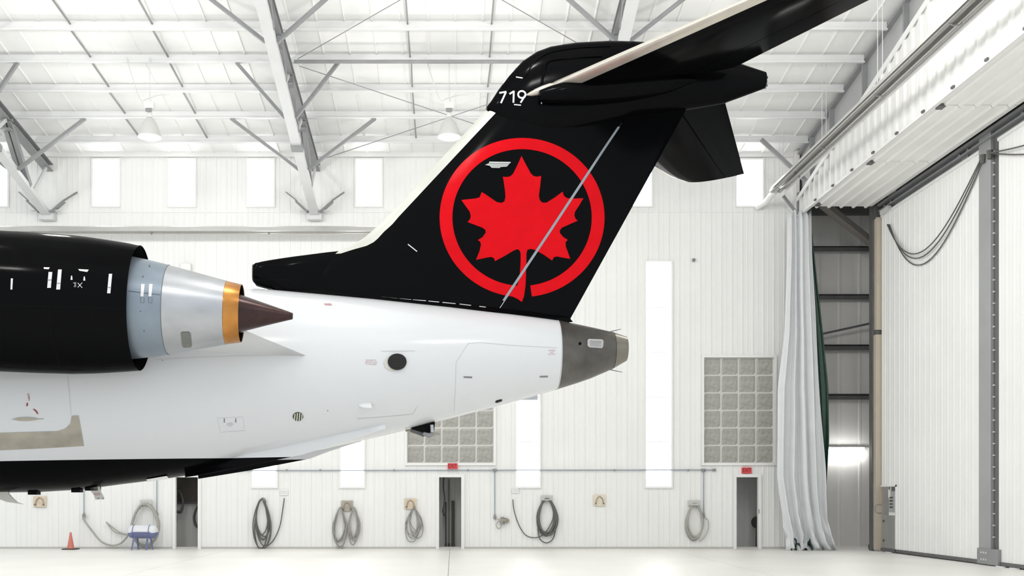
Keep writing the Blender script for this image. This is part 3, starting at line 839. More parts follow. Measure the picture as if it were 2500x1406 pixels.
def inside(p, poly):
    c = False; j = len(poly) - 1
    for i in range(len(poly)):
        if (poly[i][1] > p[1]) != (poly[j][1] > p[1]) and p[0] < (poly[j][0] - poly[i][0]) * (p[1] - poly[i][1]) / (poly[j][1] - poly[i][1]) + poly[i][0]:
            c = not c
        j = i
    return c
def decal_mb(poly, surf, off=0.004, step=8.0, hole=None):
    """thin painted or applied area following a surface, outline given on the picture"""
    dense = []
    for a, b in zip(poly, poly[1:] + poly[:1]):
        n = max(1, int(math.hypot(b[0] - a[0], b[1] - a[1]) / step))
        for k in range(n): dense.append((a[0] + (b[0] - a[0]) * k / n, a[1] + (b[1] - a[1]) * k / n))
    x0, x1 = min(p[0] for p in poly), max(p[0] for p in poly); y0, y1 = min(p[1] for p in poly), max(p[1] for p in poly)
    pts = list(dense)
    y = y0 + step / 2
    while y < y1:
        x = x0 + step / 2
        while x < x1:
            if inside((x, y), dense) and min(math.hypot(x - q[0], y - q[1]) for q in dense) > step * 0.4: pts.append((x, y))
            x += step
        y += step
    nb = len(dense)
    r = delaunay_2d_cdt([Vector(p) for p in pts], [(i, (i + 1) % nb) for i in range(nb)], [], 1, 1e-5)
    mb = MB(); vs = [surf.hit(v[0], v[1], off) for v in r[0]]
    keep = [f for f in r[2] if all(vs[i] is not None for i in f)]
    mb.add([v if v is not None else (0, 0, 0) for v in vs], [])
    mb.f += [tuple(f) for f in keep]
    used = sorted(set(i for f in mb.f for i in f)); mp = {j: k for k, j in enumerate(used)}
    mb.v = [mb.v[j] for j in used]; mb.f = [tuple(mp[i] for i in f) for f in mb.f]
    return mb
def line_mb(pts, surf, w=1.0, off=0.003, step=10):
    dense = []
    for a, b in zip(pts, pts[1:]):
        n = max(1, int(math.hypot(b[0] - a[0], b[1] - a[1]) / step))
        for k in range(n): dense.append((a[0] + (b[0] - a[0]) * k / n, a[1] + (b[1] - a[1]) * k / n))
    dense.append(pts[-1])
    mb = MB(); prev = None
    for i, p in enumerate(dense):
        a = dense[max(i - 1, 0)]; b = dense[min(i + 1, len(dense) - 1)]
        tx, ty = b[0] - a[0], b[1] - a[1]; l = math.hypot(tx, ty) or 1
        nx, ny = -ty / l * w / 2, tx / l * w / 2
        q0, q1 = surf.hit(p[0] + nx, p[1] + ny, off), surf.hit(p[0] - nx, p[1] - ny, off)
        if q0 is None or q1 is None: prev = None; continue
        k = len(mb.v); mb.v += [tuple(q0), tuple(q1)]
        if prev is not None: mb.f.append((prev, prev + 1, k + 1, k))
        prev = k
    return mb
def text_mb(s, cx, cy, hpx, surf, rot=0.0, off=0.005, wide=1.0):
    vs, fs = text_2d(s, 1.0)
    out = []; c, sn = math.cos(rot), math.sin(rot)
    k = hpx / 0.72
    for (x, y) in vs:
        x *= wide
        out.append(surf.hit(cx + (x * c + y * sn) * k, cy - (y * c - x * sn) * k, off))
    mb = MB(); mb.v = [tuple(v) if v is not None else (0, 0, 0) for v in out]
    mb.f = [f for f in fs if all(out[i] is not None for i in f)]
    used = sorted(set(i for f in mb.f for i in f)); mp = {j: q for q, j in enumerate(used)}
    mb.v = [mb.v[j] for j in used]; mb.f = [tuple(mp[i] for i in f) for f in mb.f]
    return mb

# ------------------------------------------------------------------ fuselage
TOP = [(-900, 560), (-300, 600), (100, 640), (350, 670), (600, 703), (870, 727), (1100, 750), (1240, 766), (1363, 782.5), (1430, 796), (1493, 810), (1529, 822)]
BOT = [(-900, 1225), (-300, 1210), (48, 1205), (123, 1203.5), (206, 1197.5), (318, 1182), (415, 1170), (475, 1161), (598, 1138), (740, 1110), (884, 1077), (989, 1052),
       (1071, 1030), (1124, 1016), (1240, 986.6), (1351, 954), (1430, 929), (1493, 902.5), (1529, 881.5)]
def fus_ring(px, n=56):
    zt, zb = L(px, interp(TOP, px)).z, L(px, interp(BOT, px)).z
    x = L(px, (interp(TOP, px) + interp(BOT, px)) / 2).x
    if px < 500:
        tgt = zb + 2.69; k_ = min(1, (500 - px) / 300); zt = zt * (1 - k_) + tgt * k_
    zc, r = (zt + zb) / 2, (zt - zb) / 2
    el = math.atan((interp(TOP, px) - VY) / -F)
    r *= (1 + math.cos(el)) / 2
    w_ = r * (0.99 if px < 900 else 0.99 - 0.12 * min(1, (px - 900) / 500))
    return [Vector((x, w_ * math.sin(2*math.pi*k/n), zc - r * math.cos(2*math.pi*k/n))) for k in range(n)]
stF = [-1500, -900, -600, -300, -150, 0, 100, 200, 300, 400, 500, 600, 700, 800, 900, 1000, 1100, 1180, 1240, 1300, 1351, 1359]
fm = MB().loft([fus_ring(p) for p in stF])
fus = obj('fuselage', fm, M_FUS, plane, smooth=50)
SF = Surf(fm)
cone_m = MB().loft([fus_ring(p) for p in (1359.5, 1380, 1410, 1440, 1470, 1496)], True, True, False)
cone = obj('tail_cone', cone_m, M_CONEG, plane, smooth=50, label='dark grey bare metal tail cone')
tip = MB().loft([fus_ring(p) for p in (1497, 1512, 1529)], True, False, False)
inn = [[Vector((q.x - 0.004, q.y * 0.93, q.z * 0.93 + 0.07 * (sum(v.z for v in r) / len(r)))) for q in r] for r in (fus_ring(1529),)]
rim = fus_ring(1529)
czz = sum(v.z for v in rim) / len(rim)
in1 = [Vector((v.x, v.y * 0.95, czz + (v.z - czz) * 0.95)) for v in rim]
in2 = [Vector((v.x - 0.35, v.y * 0.92, czz + (v.z - czz) * 0.92)) for v in rim]
tip.loft([rim, in1, in2], True, False, True)
tipo = obj('exhaust_tip', tip, M_CONEL, cone, smooth=40)
SCN = Surf(MB().loft([fus_ring(p) for p in (1359.5, 1380, 1410, 1440, 1470, 1496)], True, False, False))
obj('vent_grille', decal_mb([(1434, 831), (1437, 827.5), (1470, 829), (1473, 833), (1472, 846), (1469, 850), (1438, 848), (1434, 844)], SCN, 0.006, 5), mat('pale_vent_grille', (0.50, 0.50, 0.50), 0.4, 0.3, vary=0.12, scale=60), cone)
for i in range(5):
    obj('grille_slot', line_mb([(1439.5, 833 + i * 2.9), (1468, 834.2 + i * 2.9)], SCN, 0.8, 0.009), M_PLACARD, cone)
obj('drain_hole', decal_mb([(1415.8 + 3.6 * math.cos(a * 0.5236), 838.8 + 4 * math.sin(a * 0.5236)) for a in range(12)], SCN, 0.006, 3), M_INNER, cone)
for (a, b) in (((1490, 809.5), (1516, 803.5)), ((1490, 902.5), (1519, 908.5))):
    obj('static_wick', MB().tube([L(a[0], a[1], 0), L(b[0], b[1], 0)], [0.006, 0.004], 6), M_SEAMD, cone)
obj('tail_seam_ring', MB().loft([[v + (v - Vector((v.x, 0, czz))).normalized() * 0.004 for v in fus_ring(p)] for p in (1358, 1360)], True, False, False), M_SEAM, plane)

# ------------------------------------------------------------------ vertical fin and rudder
LE = [L(*p) for p in ((720, 700), (760, 660), (800, 628), (828, 613), (860, 600), (890, 581), (930, 546), (990, 482), (1060, 407), (1130, 332), (1190, 268), (1250, 205), (1300, 155))]
LEt = sorted([(p.z, p.x) for p in LE])
TA, TB = L(1393, 777), L(1606, 392)
HA, HB = L(1231, 736, -0.12), L(1512, 309, -0.12)
te = lambda z: TA.x + (TB.x - TA.x) * (z - TA.z) / (TB.z - TA.z)
hg = lambda z: HA.x + (HB.x - HA.x) * (z - HA.z) / (HB.z - HA.z)
def foil(s_, t): return 5 * t * (0.2969 * math.sqrt(max(s_, 0)) - 0.126 * s_ - 0.3516 * s_**2 + 0.2843 * s_**3 - 0.1036 * s_**4)
ZB, ZTF = L(1000, 745).z - 0.25, L(1400, 215).z
def fin_half(x, z):
    a, b = interp(LEt, z), te(z); c = b - a
    return max(0.004, min(c, 3.0) * foil(min(1, max(0, (x - a) / c)), 0.105))
def fin_mb(fa, fb, nz=34, ns=26, bottom=None):
    rings = []
    for j in range(nz + 1):
        z = ZB + (ZTF - ZB) * j / nz
        a, b = fa(z), fb(z)
        ss = [(1 - math.cos(math.pi * k / ns)) / 2 for k in range(ns + 1)]
        ring = [Vector((a + (b - a) * s_, -fin_half(a + (b - a) * s_, z), z)) for s_ in ss]
        ring += [Vector((p.x, -p.y, p.z)) for p in reversed(ring)]
        rings.append(ring)
    return MB().loft(rings)
le = lambda z: interp(LEt, z)
SFIN = Surf(fin_mb(le, te, 40, 40))
fin = obj('vertical_fin', fin_mb(le, lambda z: hg(z) - 0.004), M_ABLACK, plane, smooth=40, label='gloss black vertical tail fin')
rud = obj('rudder', fin_mb(lambda z: hg(z) + 0.004, te), M_ABLACK, plane, smooth=40, label='gloss black rudder behind the grey hinge strip')
obj('hinge_strip', decal_mb([(1226.5, 733), (1232, 736), (1347, 563), (1420, 452), (1479, 361.5), (1513, 311), (1508, 309), (1474, 359), (1414, 450), (1341, 561)], SFIN, 0.008, 9), M_HINGE, rud)
# pale leading edge of the fin
def boot():
    rings = []
    z0, z1 = L(828, 622).z, L(1190, 268).z
    for j in range(41):
        z = z0 + (z1 - z0) * j / 40
        a = le(z); dxz = (le(z + 0.04) - le(z - 0.04)) / 0.08; wv = min(0.42, 0.122 * math.sqrt(1 + dxz * dxz)); wv = wv if j > 3 else wv * (0.45 + 0.55 * j / 3)
        if j < 8: wv = min(wv, 0.30 + 0.02 * j)
        xs_ = [a + wv * (k / 10) ** 2 for k in range(11)]
        near = [Vector((x - 0.006 * (1 - k / 10), -fin_half(x, z) - 0.004, z)) for k, x in enumerate(xs_)]
        rings.append(list(reversed(near)) + [Vector((p.x, -p.y, p.z)) for p in near])
    return MB().loft(rings, False, False, False)
obj('fin_leading_edge', boot(), M_BOOTF, fin, smooth=60, label='pale bare leading edge strip')
# emblem
S5 = 640 / 1800
def c5(x, y): return (1000 + x * S5, 300 + y * S5)
ring = MB(); nr, na = 5, 200
v0 = None
for i in range(na + 1):
    ph = 0.118 + (2 * math.pi - 0.05 - 0.118) * i / na
    for k in range(nr + 1):
        t = k / nr
        rx, ry = 478 + (566 - 478) * t, 469 + (546 - 469) * t
        q = c5(772 + rx * math.sin(ph), 650 + ry * math.cos(ph))
        ring.v.append(tuple(SFIN.hit(q[0], q[1], 0.004) or (0, 0, 0)))
for i in range(na):
    for k in range(nr):
        a = i * (nr + 1) + k; ring.f.append((a, a + 1, a + nr + 2, a + nr + 1))
emb = obj('emblem_ring', ring, M_RED, fin, smooth=60, label='red open ring of the emblem')
LEAF = [(768,228),(800,290),(830,345),(850,365),(875,370),(903,365),(895,440),(887,500),(893,530),(910,548),(940,548),(1000,510),(1050,472),(1058,500),(1080,517),(1110,520),(1192,518),
 (1165,565),(1135,610),(1130,635),(1138,658),(1153,672),(1100,695),(1045,720),(1030,738),(1032,758),(1055,785),(1085,803),(1070,820),(1072,850),(1087,890),(1102,934),
 (1050,925),(1010,917),(990,922),(978,945),(920,905),(860,872),(830,865),(808,872),(802,895),(801,950),(798,1050),(795,1120),(785,1190),(770,1230),(740,1208),(700,1190),(705,1130),
 (738,1118),(750,1080),(758,1020),(762,950),(762,895),(752,872),(735,868),(712,878),(650,915),(585,950),(580,930),(560,920),(530,925),(455,941),
 (480,880),(490,835),(483,815),(468,805),(500,785),(522,755),(520,735),(500,720),(455,703),(398,682),(415,660),(420,640),(412,610),(380,565),(355,530),
 (400,525),(450,520),(480,512),(495,475),(530,497),(570,525),(600,545),(630,550),(650,540),(658,510),(655,470),(648,420),(640,370),(665,372),(690,368),(710,350),(735,300)]
obj('emblem_leaf', decal_mb([c5(*p) for p in LEAF], SFIN, 0.0055, 7), M_RED, fin, smooth=60, label='red maple leaf of the emblem')
# small scoop and marks on the fin
obj('fin_scoop', decal_mb([(1184, 404), (1194, 399), (1246, 397.5), (1237, 408), (1222, 409), (1219, 411.5), (1200, 411), (1195, 406)], SFIN, 0.02, 6), mat('pale_scoop_metal', (0.42, 0.43, 0.42), 0.35, 0.4), fin)
obj('scoop_lip', line_mb([(1194, 397.5), (1246, 398)], SFIN, 2.2, 0.026), M_LATCH, fin)
obj('fin_mark', line_mb([(996, 596.5), (1018, 614)], SFIN, 2.2, 0.006), M_AWHITE, fin)

# dorsal fairing with its air scoop
DT = [(619, 648), (624, 644), (650, 639), (700, 630.5), (760, 622), (828, 612), (880, 610), (960, 640), (1100, 700)]
DB = [(619, 688), (624, 697), (650, 704), (677, 710), (700, 714), (760, 718), (828, 724), (880, 729), (960, 737), (1100, 752)]
rings = []
for px in (619, 621, 625, 633, 645, 665, 690, 720, 760, 800, 840, 880, 930, 980, 1050):
    zt, zb = L(px, interp(DT, px)).z, L(px, interp(DB, px)).z
    if px > 680: zb -= 0.10
    x = L(px, interp(DT, px)).x; zc, hh = (zt + zb) / 2, (zt - zb) / 2
    hw = interp([(619, 0.13), (625, 0.155), (645, 0.175), (690, 0.185), (745, 0.155), (790, 0.10), (830, 0.055), (930, 0.04), (1050, 0.03)], px)
    r = []
    for k in range(32):
        a = 2 * math.pi * k / 32; e = 0.62
        c_, s_ = math.cos(a), math.sin(a)
        r.append(Vector((x, hw * math.copysign(abs(s_) ** e, s_), zc + hh * math.copysign(abs(c_) ** e, c_))))
    rings.append(r)
dm = MB().loft(rings, True, False, True)
r0 = rings[0]; zc0 = sum(v.z for v in r0) / 32
dm.loft([r0, [Vector((v.x + 0.01, v.y * 0.9, zc0 + (v.z - zc0) * 0.9)) for v in r0], [Vector((v.x + 0.3, v.y * 0.8, zc0 + (v.z - zc0) * 0.8)) for v in r0]], True, False, True)
dor = obj('dorsal_fairing', dm, M_ABLACK, plane, smooth=45, label='gloss black dorsal fairing with an air scoop at its front')
SD = Surf(dm)
obj('scoop_lip', MB().tube([Vector((v.x, v.y * 1.0, v.z)) for v in r0], 0.008, 6, True), M_STEELD, dor)
obj('fairing_seam', line_mb([(622, 683), (735, 684)], SD, 1.4, 0.004), M_INNER, dor)
obj('fairing_seam', line_mb([(735, 686), (694, 710)], SD, 1.6, 0.004), M_INNER, dor)
# skirt where the fin meets the fuselage
SB = [(677, 709.5), (760, 717.5), (869, 726.5), (1000, 739.5), (1120, 751), (1240, 765), (1330, 774.5), (1399, 785.5)]
sk = MB(); rr = []
for px in range(690, 1400, 20):
    y0 = interp(SB, px)
    p = L(px, y0, -0.2); q = L(px, y0 - 9, -0.15)
    wv = interp([(690, 0.20), (800, 0.20), (1200, 0.19), (1400, 0.03)], px)
    p2 = L(px, y0, -wv); q2 = L(px, y0 - 11, -max(0.02, wv - 0.06))
    rr.append([p2, q2, Vector((q2.x, -q2.y, q2.z)), Vector((p2.x, -p2.y, p2.z)), Vector((p2.x, -p2.y, p2.z - 0.15)), Vector((p2.x, p2.y, p2.z - 0.15))])
sk.loft(rr)
sko = obj('fin_root_fairing', sk, M_ABLACK, plane, smooth=35)
SSK = Surf(sk)
for a, b in ((932, 970), (975, 1004), (1008, 1040), (1046, 1072), (1080, 1112), (1122, 1150), (1170, 1186)):
    obj('bright_seam', line_mb([(a, interp(SB, a) - 8.5), (b, interp(SB, b) - 8.5)], SSK, 1.6, 0.004), M_LATCH, sko)
obj('fin_tail_fillet', MB().add([L(1330, 776, -0.06), L(1392, 777, -0.03), L(1399, 786, -0.02), L(1330, 790, -0.10), L(1330, 776, 0.06), L(1392, 777, 0.03), L(1399, 786, 0.02), L(1330, 790, 0.10)],
    [(0, 1, 2, 3), (7, 6, 5, 4), (0, 4, 5, 1), (1, 5, 6, 2), (2, 6, 7, 3), (3, 7, 4, 0)]), M_ABLACK, sko)

# ------------------------------------------------------------------ bullet fairing on top of the fin
BT = [(1188, 262), (1200, 246), (1215, 222), (1240, 187), (1275, 150), (1310, 127), (1345, 114.5), (1400, 107), (1480, 104), (1560, 106), (1650, 116), (1740, 136), (1812, 160), (1866, 177)]
BB = [(1188, 272), (1200, 282), (1215, 299), (1241, 316), (1270, 324), (1310, 330), (1343, 332), (1407, 324), (1510, 303), (1541, 289), (1620, 277), (1700, 263.5), (1769, 252), (1866, 216)]
BHW = [(1188, 0.06), (1200, 0.10), (1215, 0.14), (1241, 0.18), (1275, 0.22), (1310, 0.25), (1400, 0.33), (1500, 0.37), (1600, 0.34), (1700, 0.26), (1769, 0.20), (1866, 0.10)]
rings = []
for px in (1188, 1192, 1198, 1206, 1215, 1228, 1241, 1258, 1275, 1292, 1310, 1343, 1375, 1407, 1445, 1480, 1510, 1541, 1580, 1620, 1660, 1700, 1740, 1769, 1800, 1835, 1866):
    zt, zb = L(px, interp(BT, px)).z, L(px, interp(BB, px)).z
    x = L(px, (interp(BT, px) + interp(BB, px)) / 2).x
    # section points keep the fairing nose leaning with the fin edge
    zc, hh = (zt + zb) / 2, (zt - zb) / 2 * 0.985
    hw = interp(BHW, px)
    rings.append([Vector((x, hw * math.copysign(abs(math.sin(a)) ** 0.85, math.sin(a)), zc + hh * math.copysign(abs(math.cos(a)) ** 0.85, math.cos(a)))) for a in [2 * math.pi * k / 40 for k in range(40)]])
bmb = MB().loft(rings)
bul = obj('bullet_fairing', bmb, M_ABLACK, plane, smooth=50, label='rounded gloss black fairing where fin and stabilizer join')
SBU = Surf(bmb)
nine = [(1274 + 9 * math.cos(a), 231 - 8.5 * math.sin(a)) for a in [0.0 + 2 * math.pi * k / 20 for k in range(21)]]
for dg_, strokes in (('7', [[(1219.5, 227.5), (1236.5, 224.5)], [(1235.5, 225), (1223, 252)]]), ('1', [[(1244, 230), (1254.5, 223)], [(1254.5, 222), (1253.5, 251)]]), ('9', [nine, [(1283, 232), (1271, 251)]])):
    mbd = MB()
    for st_ in strokes:
        q_ = line_mb(st_, SBU, 4.2, 0.006, 3); mbd.add(q_.v, q_.f)
    obj('number', mbd, M_AWHITE, bul, label='white painted digit ' + dg_)
obj('marking_dash', line_mb([(1260, 188.5), (1276, 191)], SBU, 2.6, 0.006), M_AWHITE, bul)
obj('marking_dash', line_mb([(1255, 255.5), (1272, 257)], SBU, 2.6, 0.006), M_AWHITE, bul)
obj('marking_dash', line_mb([(1322, 241), (1322, 254)], SBU, 2.4, 0.006), M_AWHITE, bul)
def ridge(pts, surf, r=0.012):
    q = [surf.hit(a, b, 0.0) for a, b in pts]; q = [v for v in q if v is not None]
    return MB().tube(catmull(q, 5), r, 6)
obj('seal_ridge', ridge([(1322, 205), (1328, 175), (1334, 155), (1352, 146), (1400, 141), (1470, 137)], SBU, 0.02), M_ABLACK, bul, smooth=60)
obj('seal_ridge', ridge([(1282, 190), (1300, 158), (1322, 138), (1352, 126), (1410, 117), (1490, 113)], SBU, 0.012), M_ABLACK, bul, smooth=60)
obj('seal_ridge', ridge([(1190, 268), (1230, 302), (1275, 322), (1320, 329)], SBU, 0.012), M_ABLACK, bul, smooth=60)
for i, (px, py) in enumerate(((1868, 181), (1870, 189), (1870, 199), (1869, 208), (1867, 213))):
    c = L(px, py, 0)
    obj('tail_fitting', MB().tube([c - Vector((0.06, 0, 0)), c + Vector((0.012 + 0.01 * (i % 2), 0, 0))], 0.022, 8), M_STEELD, bul)

# ------------------------------------------------------------------ horizontal stabilizer, both halves
SX0, SZ0, ST, STH, SCR, SCT, SDI, SHS = 0.038, 6.824, 0.766, 0.129, 2.558, 1.206, -0.055, 4.27
def stab_part(side, s0, s1, n=14, t0=0.05, t1=SHS, round_tip=True, off=0.0):
    rings = []
    ts = [t0 + (t1 - t0) * j / 16 for j in range(17)]
    for t in ts:
        c = SCR + (SCT - SCR) * t / SHS
        cut0, cut1 = 0.0, 1.0
        if round_tip and t > SHS - 0.5:
            q = (t - (SHS - 0.5)) / 0.5; cut0 = 0.10 * q * q
        ss = [s0 + (s1 - s0) * (1 - math.cos(math.pi * k / n)) / 2 for k in range(n + 1)]
        up, lo = [], []
        for s_ in ss:
            y_ = c * foil(s_, 0.10) + off
            se = cut0 + (1 - cut0) * s_
            xl = ST * t + se * c
            for sg, arr in ((1, up), (-1, lo)):
                arr.append(Vector((SX0 + xl * math.cos(STH) - sg * y_ * math.sin(STH), side * t, SZ0 + xl * math.sin(STH) + SDI * t + sg * y_ * math.cos(STH))))
        if s0 == 0:
            rings.append(list(reversed(up)) + lo[1:])
        else:
            rings.append(list(reversed(up)) + lo)
    return rings
for side, nm in ((-1, 'near'), (1, 'far')):
    st = obj('stabilizer', MB().loft(stab_part(side, 0.066, 0.70)), M_ABLACK, plane, smooth=40, label='gloss black horizontal stabilizer on the %s side' % nm)
    obj('stabilizer_leading_edge', MB().loft(stab_part(side, 0.0, 0.066, 10)), M_BOOT, st, smooth=60, label='bare metal leading edge')
    if side < 0:
        gh = [SBU.hit(a_, b_, 0.0) for a_, b_ in ((1284, 232), (1296, 229.5), (1310, 225), (1326, 219), (1344, 211.5), (1360, 206))]
        obj('leading_edge_glove', MB().tube(gh, [0.006, 0.030, 0.046, 0.052, 0.046, 0.02], 12), M_BOOT, st, smooth=60)
    obj('elevator', MB().loft(stab_part(side, 0.708, 1.0, 8, t0=0.3)), M_ABLACK, st, smooth=40)
    # swollen root fairing under the stabilizer
    rf = MB(); rings = []
    for k in range(15):
        q = k / 14; xx = SX0 + 0.05 + 2.1 * q
        h_ = 0.17 * math.sin(math.pi * min(1, q * 1.02 + 0.04)) ** 0.5 + 0.01; w2 = 0.20 * math.sin(math.pi * min(1, q + 0.03)) ** 0.5 + 0.01
        zc = SZ0 + (xx - SX0) * math.tan(STH) - 0.04
        rings.append([Vector((xx, side * 0.36 + w2 * math.sin(2*math.pi*i/20), zc - 0.12 + h_ * math.cos(2*math.pi*i/20))) for i in range(20)])
    obj('root_fairing', rf.loft(rings), M_ABLACK, st, smooth=60)

# ------------------------------------------------------------------ engine
EY = -1.9
EA, EB = L(0, 736.5, EY), L(715, 771.5, EY)
ED = (EB - EA).normalized(); ETOT = (EB - EA).length
def ed(px):
    c = 736.5 + (771.5 - 736.5) * px / 715
    return (L(px, c, EY) - EA).dot(ED)
def er(px, half):
    c = 736.5 + (771.5 - 736.5) * px / 715
    return (L(px, c - half, EY).z - L(px, c + half, EY).z) / 2
np_ = [(-760, 118), (-740, 132), (-700, 146), (-600, 160), (-450, 170), (-300, 173), (-100, 172), (0, 169.5), (90, 168.8), (178, 167), (230, 163.5), (266, 160), (310, 155), (343, 151)]
nac = MB().lathe(EA, ED, [(ed(p), er(p, h)) for p, h in np_] + [(ed(342.5), er(343, 149.5)), (ed(300), er(300, 146)), (ed(200), er(200, 143)), (ed(150), er(150, 120))], 72)
eng = obj('engine_nacelle', nac, M_ABLACK, plane, smooth=40, label='gloss black rear engine nacelle')
SN = Surf(MB().lathe(EA, ED, [(ed(p), er(p, h)) for p, h in np_], 72))
inl = MB().lathe(EA, ED, [(ed(-758), er(-758, 117)), (ed(-700), er(-700, 112)), (ed(-600), er(-600, 112)), (ed(-600), 0.05)], 48)
obj('inlet_duct', inl, M_STEELD, eng, smooth=40)
obj('fan_duct_lining', MB().lathe(EA, ED, [(ed(340), er(340, 148.6)), (ed(300), er(300, 145)), (ed(200), er(200, 142)), (ed(155), er(150, 100))], 64), M_INNER, eng, smooth=60)
c1 = MB().lathe(EA, ED, [(ed(200), er(200, 128)), (ed(260), er(260, 127)), (ed(310), er(310, 125)), (ed(331), er(331, 122.5)), (ed(370), er(370, 116.5)), (ed(413), er(413, 108))], 64)
cc = obj('core_cowl', c1, M_CORE1, eng, smooth=40, label='blue grey forward core cowl')
S1 = Surf(c1)
c2 = MB().lathe(EA, ED, [(ed(414), er(414, 107.6)), (ed(480), er(480, 93)), (ed(553), er(553, 77))], 64)
c2o = obj('core_nozzle_cowl', c2, M_CORE2, eng, smooth=40, label='bright silver aft core cowl')
S2 = Surf(c2)
obj('cowl_joint', MB().lathe(EA, ED, [(ed(412.6), er(412, 108.6)), (ed(414.4), er(414, 108.2))], 64), M_SEAMD, eng)
c3 = MB().lathe(EA, ED, [(ed(553.5), er(553, 77)), (ed(556), er(556, 76)), (ed(590), er(590, 70)), (ed(589.5), er(590, 68.8)), (ed(560), er(560, 71)), (ed(520), er(520, 60))], 64)
obj('exhaust_ring', c3, M_COPPER, eng, smooth=40, label='heat-stained copper coloured exhaust ring')
obj('exhaust_lining', MB().lathe(EA, ED, [(ed(588), er(588, 68.4)), (ed(560), er(560, 69)), (ed(530), er(530, 40))], 64), M_INNER, eng, smooth=60)
c4 = MB().lathe(EA, ED, [(ed(530), er(530, 56)), (ed(565), er(565, 51)), (ed(600), er(600, 41.5)), (ed(650), er(650, 26.5)), (ed(700), er(700, 12)), (ed(713), er(713, 8.5)), (ed(715), er(715, 7)), (ed(715), 0.001)], 48)
obj('exhaust_plug', c4, M_PLUG, eng, smooth=35, label='dark brown pointed exhaust plug')
# latches and stencils on the cowl
def quad(surf, pts, name, m, parent, off=0.006, step=8): return obj(name, decal_mb(pts, surf, off, step), m, parent)
quad(SN, [(119, 664.5), (128, 665), (124.5, 703), (115.5, 703)], 'latch', M_LATCH, eng)
quad(SN, [(142, 658.5), (151, 658.5), (147, 707), (137.5, 707)], 'latch', M_LATCH, eng)
quad(SN, [(266, 669), (274, 669), (269.5, 716.5), (261.5, 716)], 'latch', M_LATCH, eng)
quad(SN, [(27, 680), (32, 680), (30.5, 707), (26, 707)], 'latch', M_LATCH, eng)
for (a, b, c, d_) in ((116.5, 684, 126.5, 684), (138.5, 692, 149, 692.5), (262, 702, 272, 703)):
    obj('latch_slot', line_mb([(a, b), (c, d_)], SN, 1.6, 0.010), M_PLACARD, eng)
quad(SN, [(107, 653), (122, 653.5), (119, 658), (107.5, 657)], 'stencil_bar', M_AWHITE, eng)
quad(SN, [(191, 657.5), (217, 659), (213, 664.5), (194, 661.5)], 'stencil_bar', M_AWHITE, eng)
for cx, cy in ((175, 679), (206, 681)):
    quad(SN, [(cx - 1.2, cy - 5.5), (cx + 1.2, cy - 5.5), (cx + 2.4, cy + 4.5), (cx - 2.4, cy + 4.5)], 'stencil_bar', M_AWHITE, eng, step=4)
obj('stencil_cross', line_mb([(190, 691), (201, 703)], SN, 1.3, 0.007), M_LATCH, eng)
obj('stencil_cross', line_mb([(201, 690.5), (190, 702)], SN, 1.3, 0.007), M_LATCH, eng)
quad(SN, [(178, 690), (186, 689), (186, 701), (180, 701), (183, 695)], 'stencil_bar', M_PLACARD, eng, step=4)
obj('cowl_seam', line_mb([(0, 745), (110, 747), (230, 751), (312, 755)], SN, 1.3, 0.004), M_INNER, eng)
obj('cowl_seam', line_mb([(123, 705), (123, 760), (124, 820), (150, 905)], SN, 1.2, 0.004), M_INNER, eng)
obj('core_seam', line_mb([(314, 710), (350, 715), (412, 721.5)], S1, 1.5, 0.004), M_SEAMD, eng)
for cx in (348, 367.5):
    quad(S1, [(cx - 3.5, 694), (cx + 5, 694), (cx + 2, 724), (cx - 5, 724)], 'latch', M_LATCH, eng, step=6)
    obj('latch_frame', line_mb([(cx - 4.5, 725), (cx - 5, 738), (cx + 3.5, 739.5), (cx + 4, 726)], S1, 1.2, 0.006), M_SEAMD, eng)
for px, py in ((365, 649), (349, 675), (343, 760), (352, 808)):
    quad(S1, [(px + 2 * math.cos(a), py + 2 * math.sin(a)) for a in (0, 1.05, 2.1, 3.14, 4.2, 5.25)], 'rivet', M_SEAMD, eng, step=3)
quad(S2, [(441, 814), (445, 810), (462, 810), (466, 815), (469, 842), (466, 847), (448, 848), (444, 843)], 'access_panel', mat('dull_access_panel', (0.20, 0.205, 0.19), 0.45, 0.4), eng)

# pylon joining engine and fuselage
def pyl(px0, px1, py, y, th):
    a, b = L(px0, py, y), L(px1, py, y); r = []
    for k in range(13):
        s_ = 1 - k / 12; r.append(Vector((a.x + (b.x - a.x) * s_, y, b.z + th * foil(s_, 1.0) * 2)))
    for k in range(1, 12):
        s_ = k / 12; r.append(Vector((a.x + (b.x - a.x) * s_, y, b.z - th * foil(s_, 1.0) * 2 * 0.4)))
    return r
fy = SF.hit(730, 866, 0)
fus_y = fy.y if fy else -1.0
pyr = [pyl(-300, 765, 868, fus_y + 0.35, 0.16), pyl(-300, 742, 866, fus_y - 0.02, 0.14), pyl(-300, 590, 803, -1.72, 0.12)]
obj('engine_pylon', MB().loft(pyr), mat('white_pylon_paint', (0.72, 0.725, 0.73), 0.22, spec=0.4), plane, smooth=40)

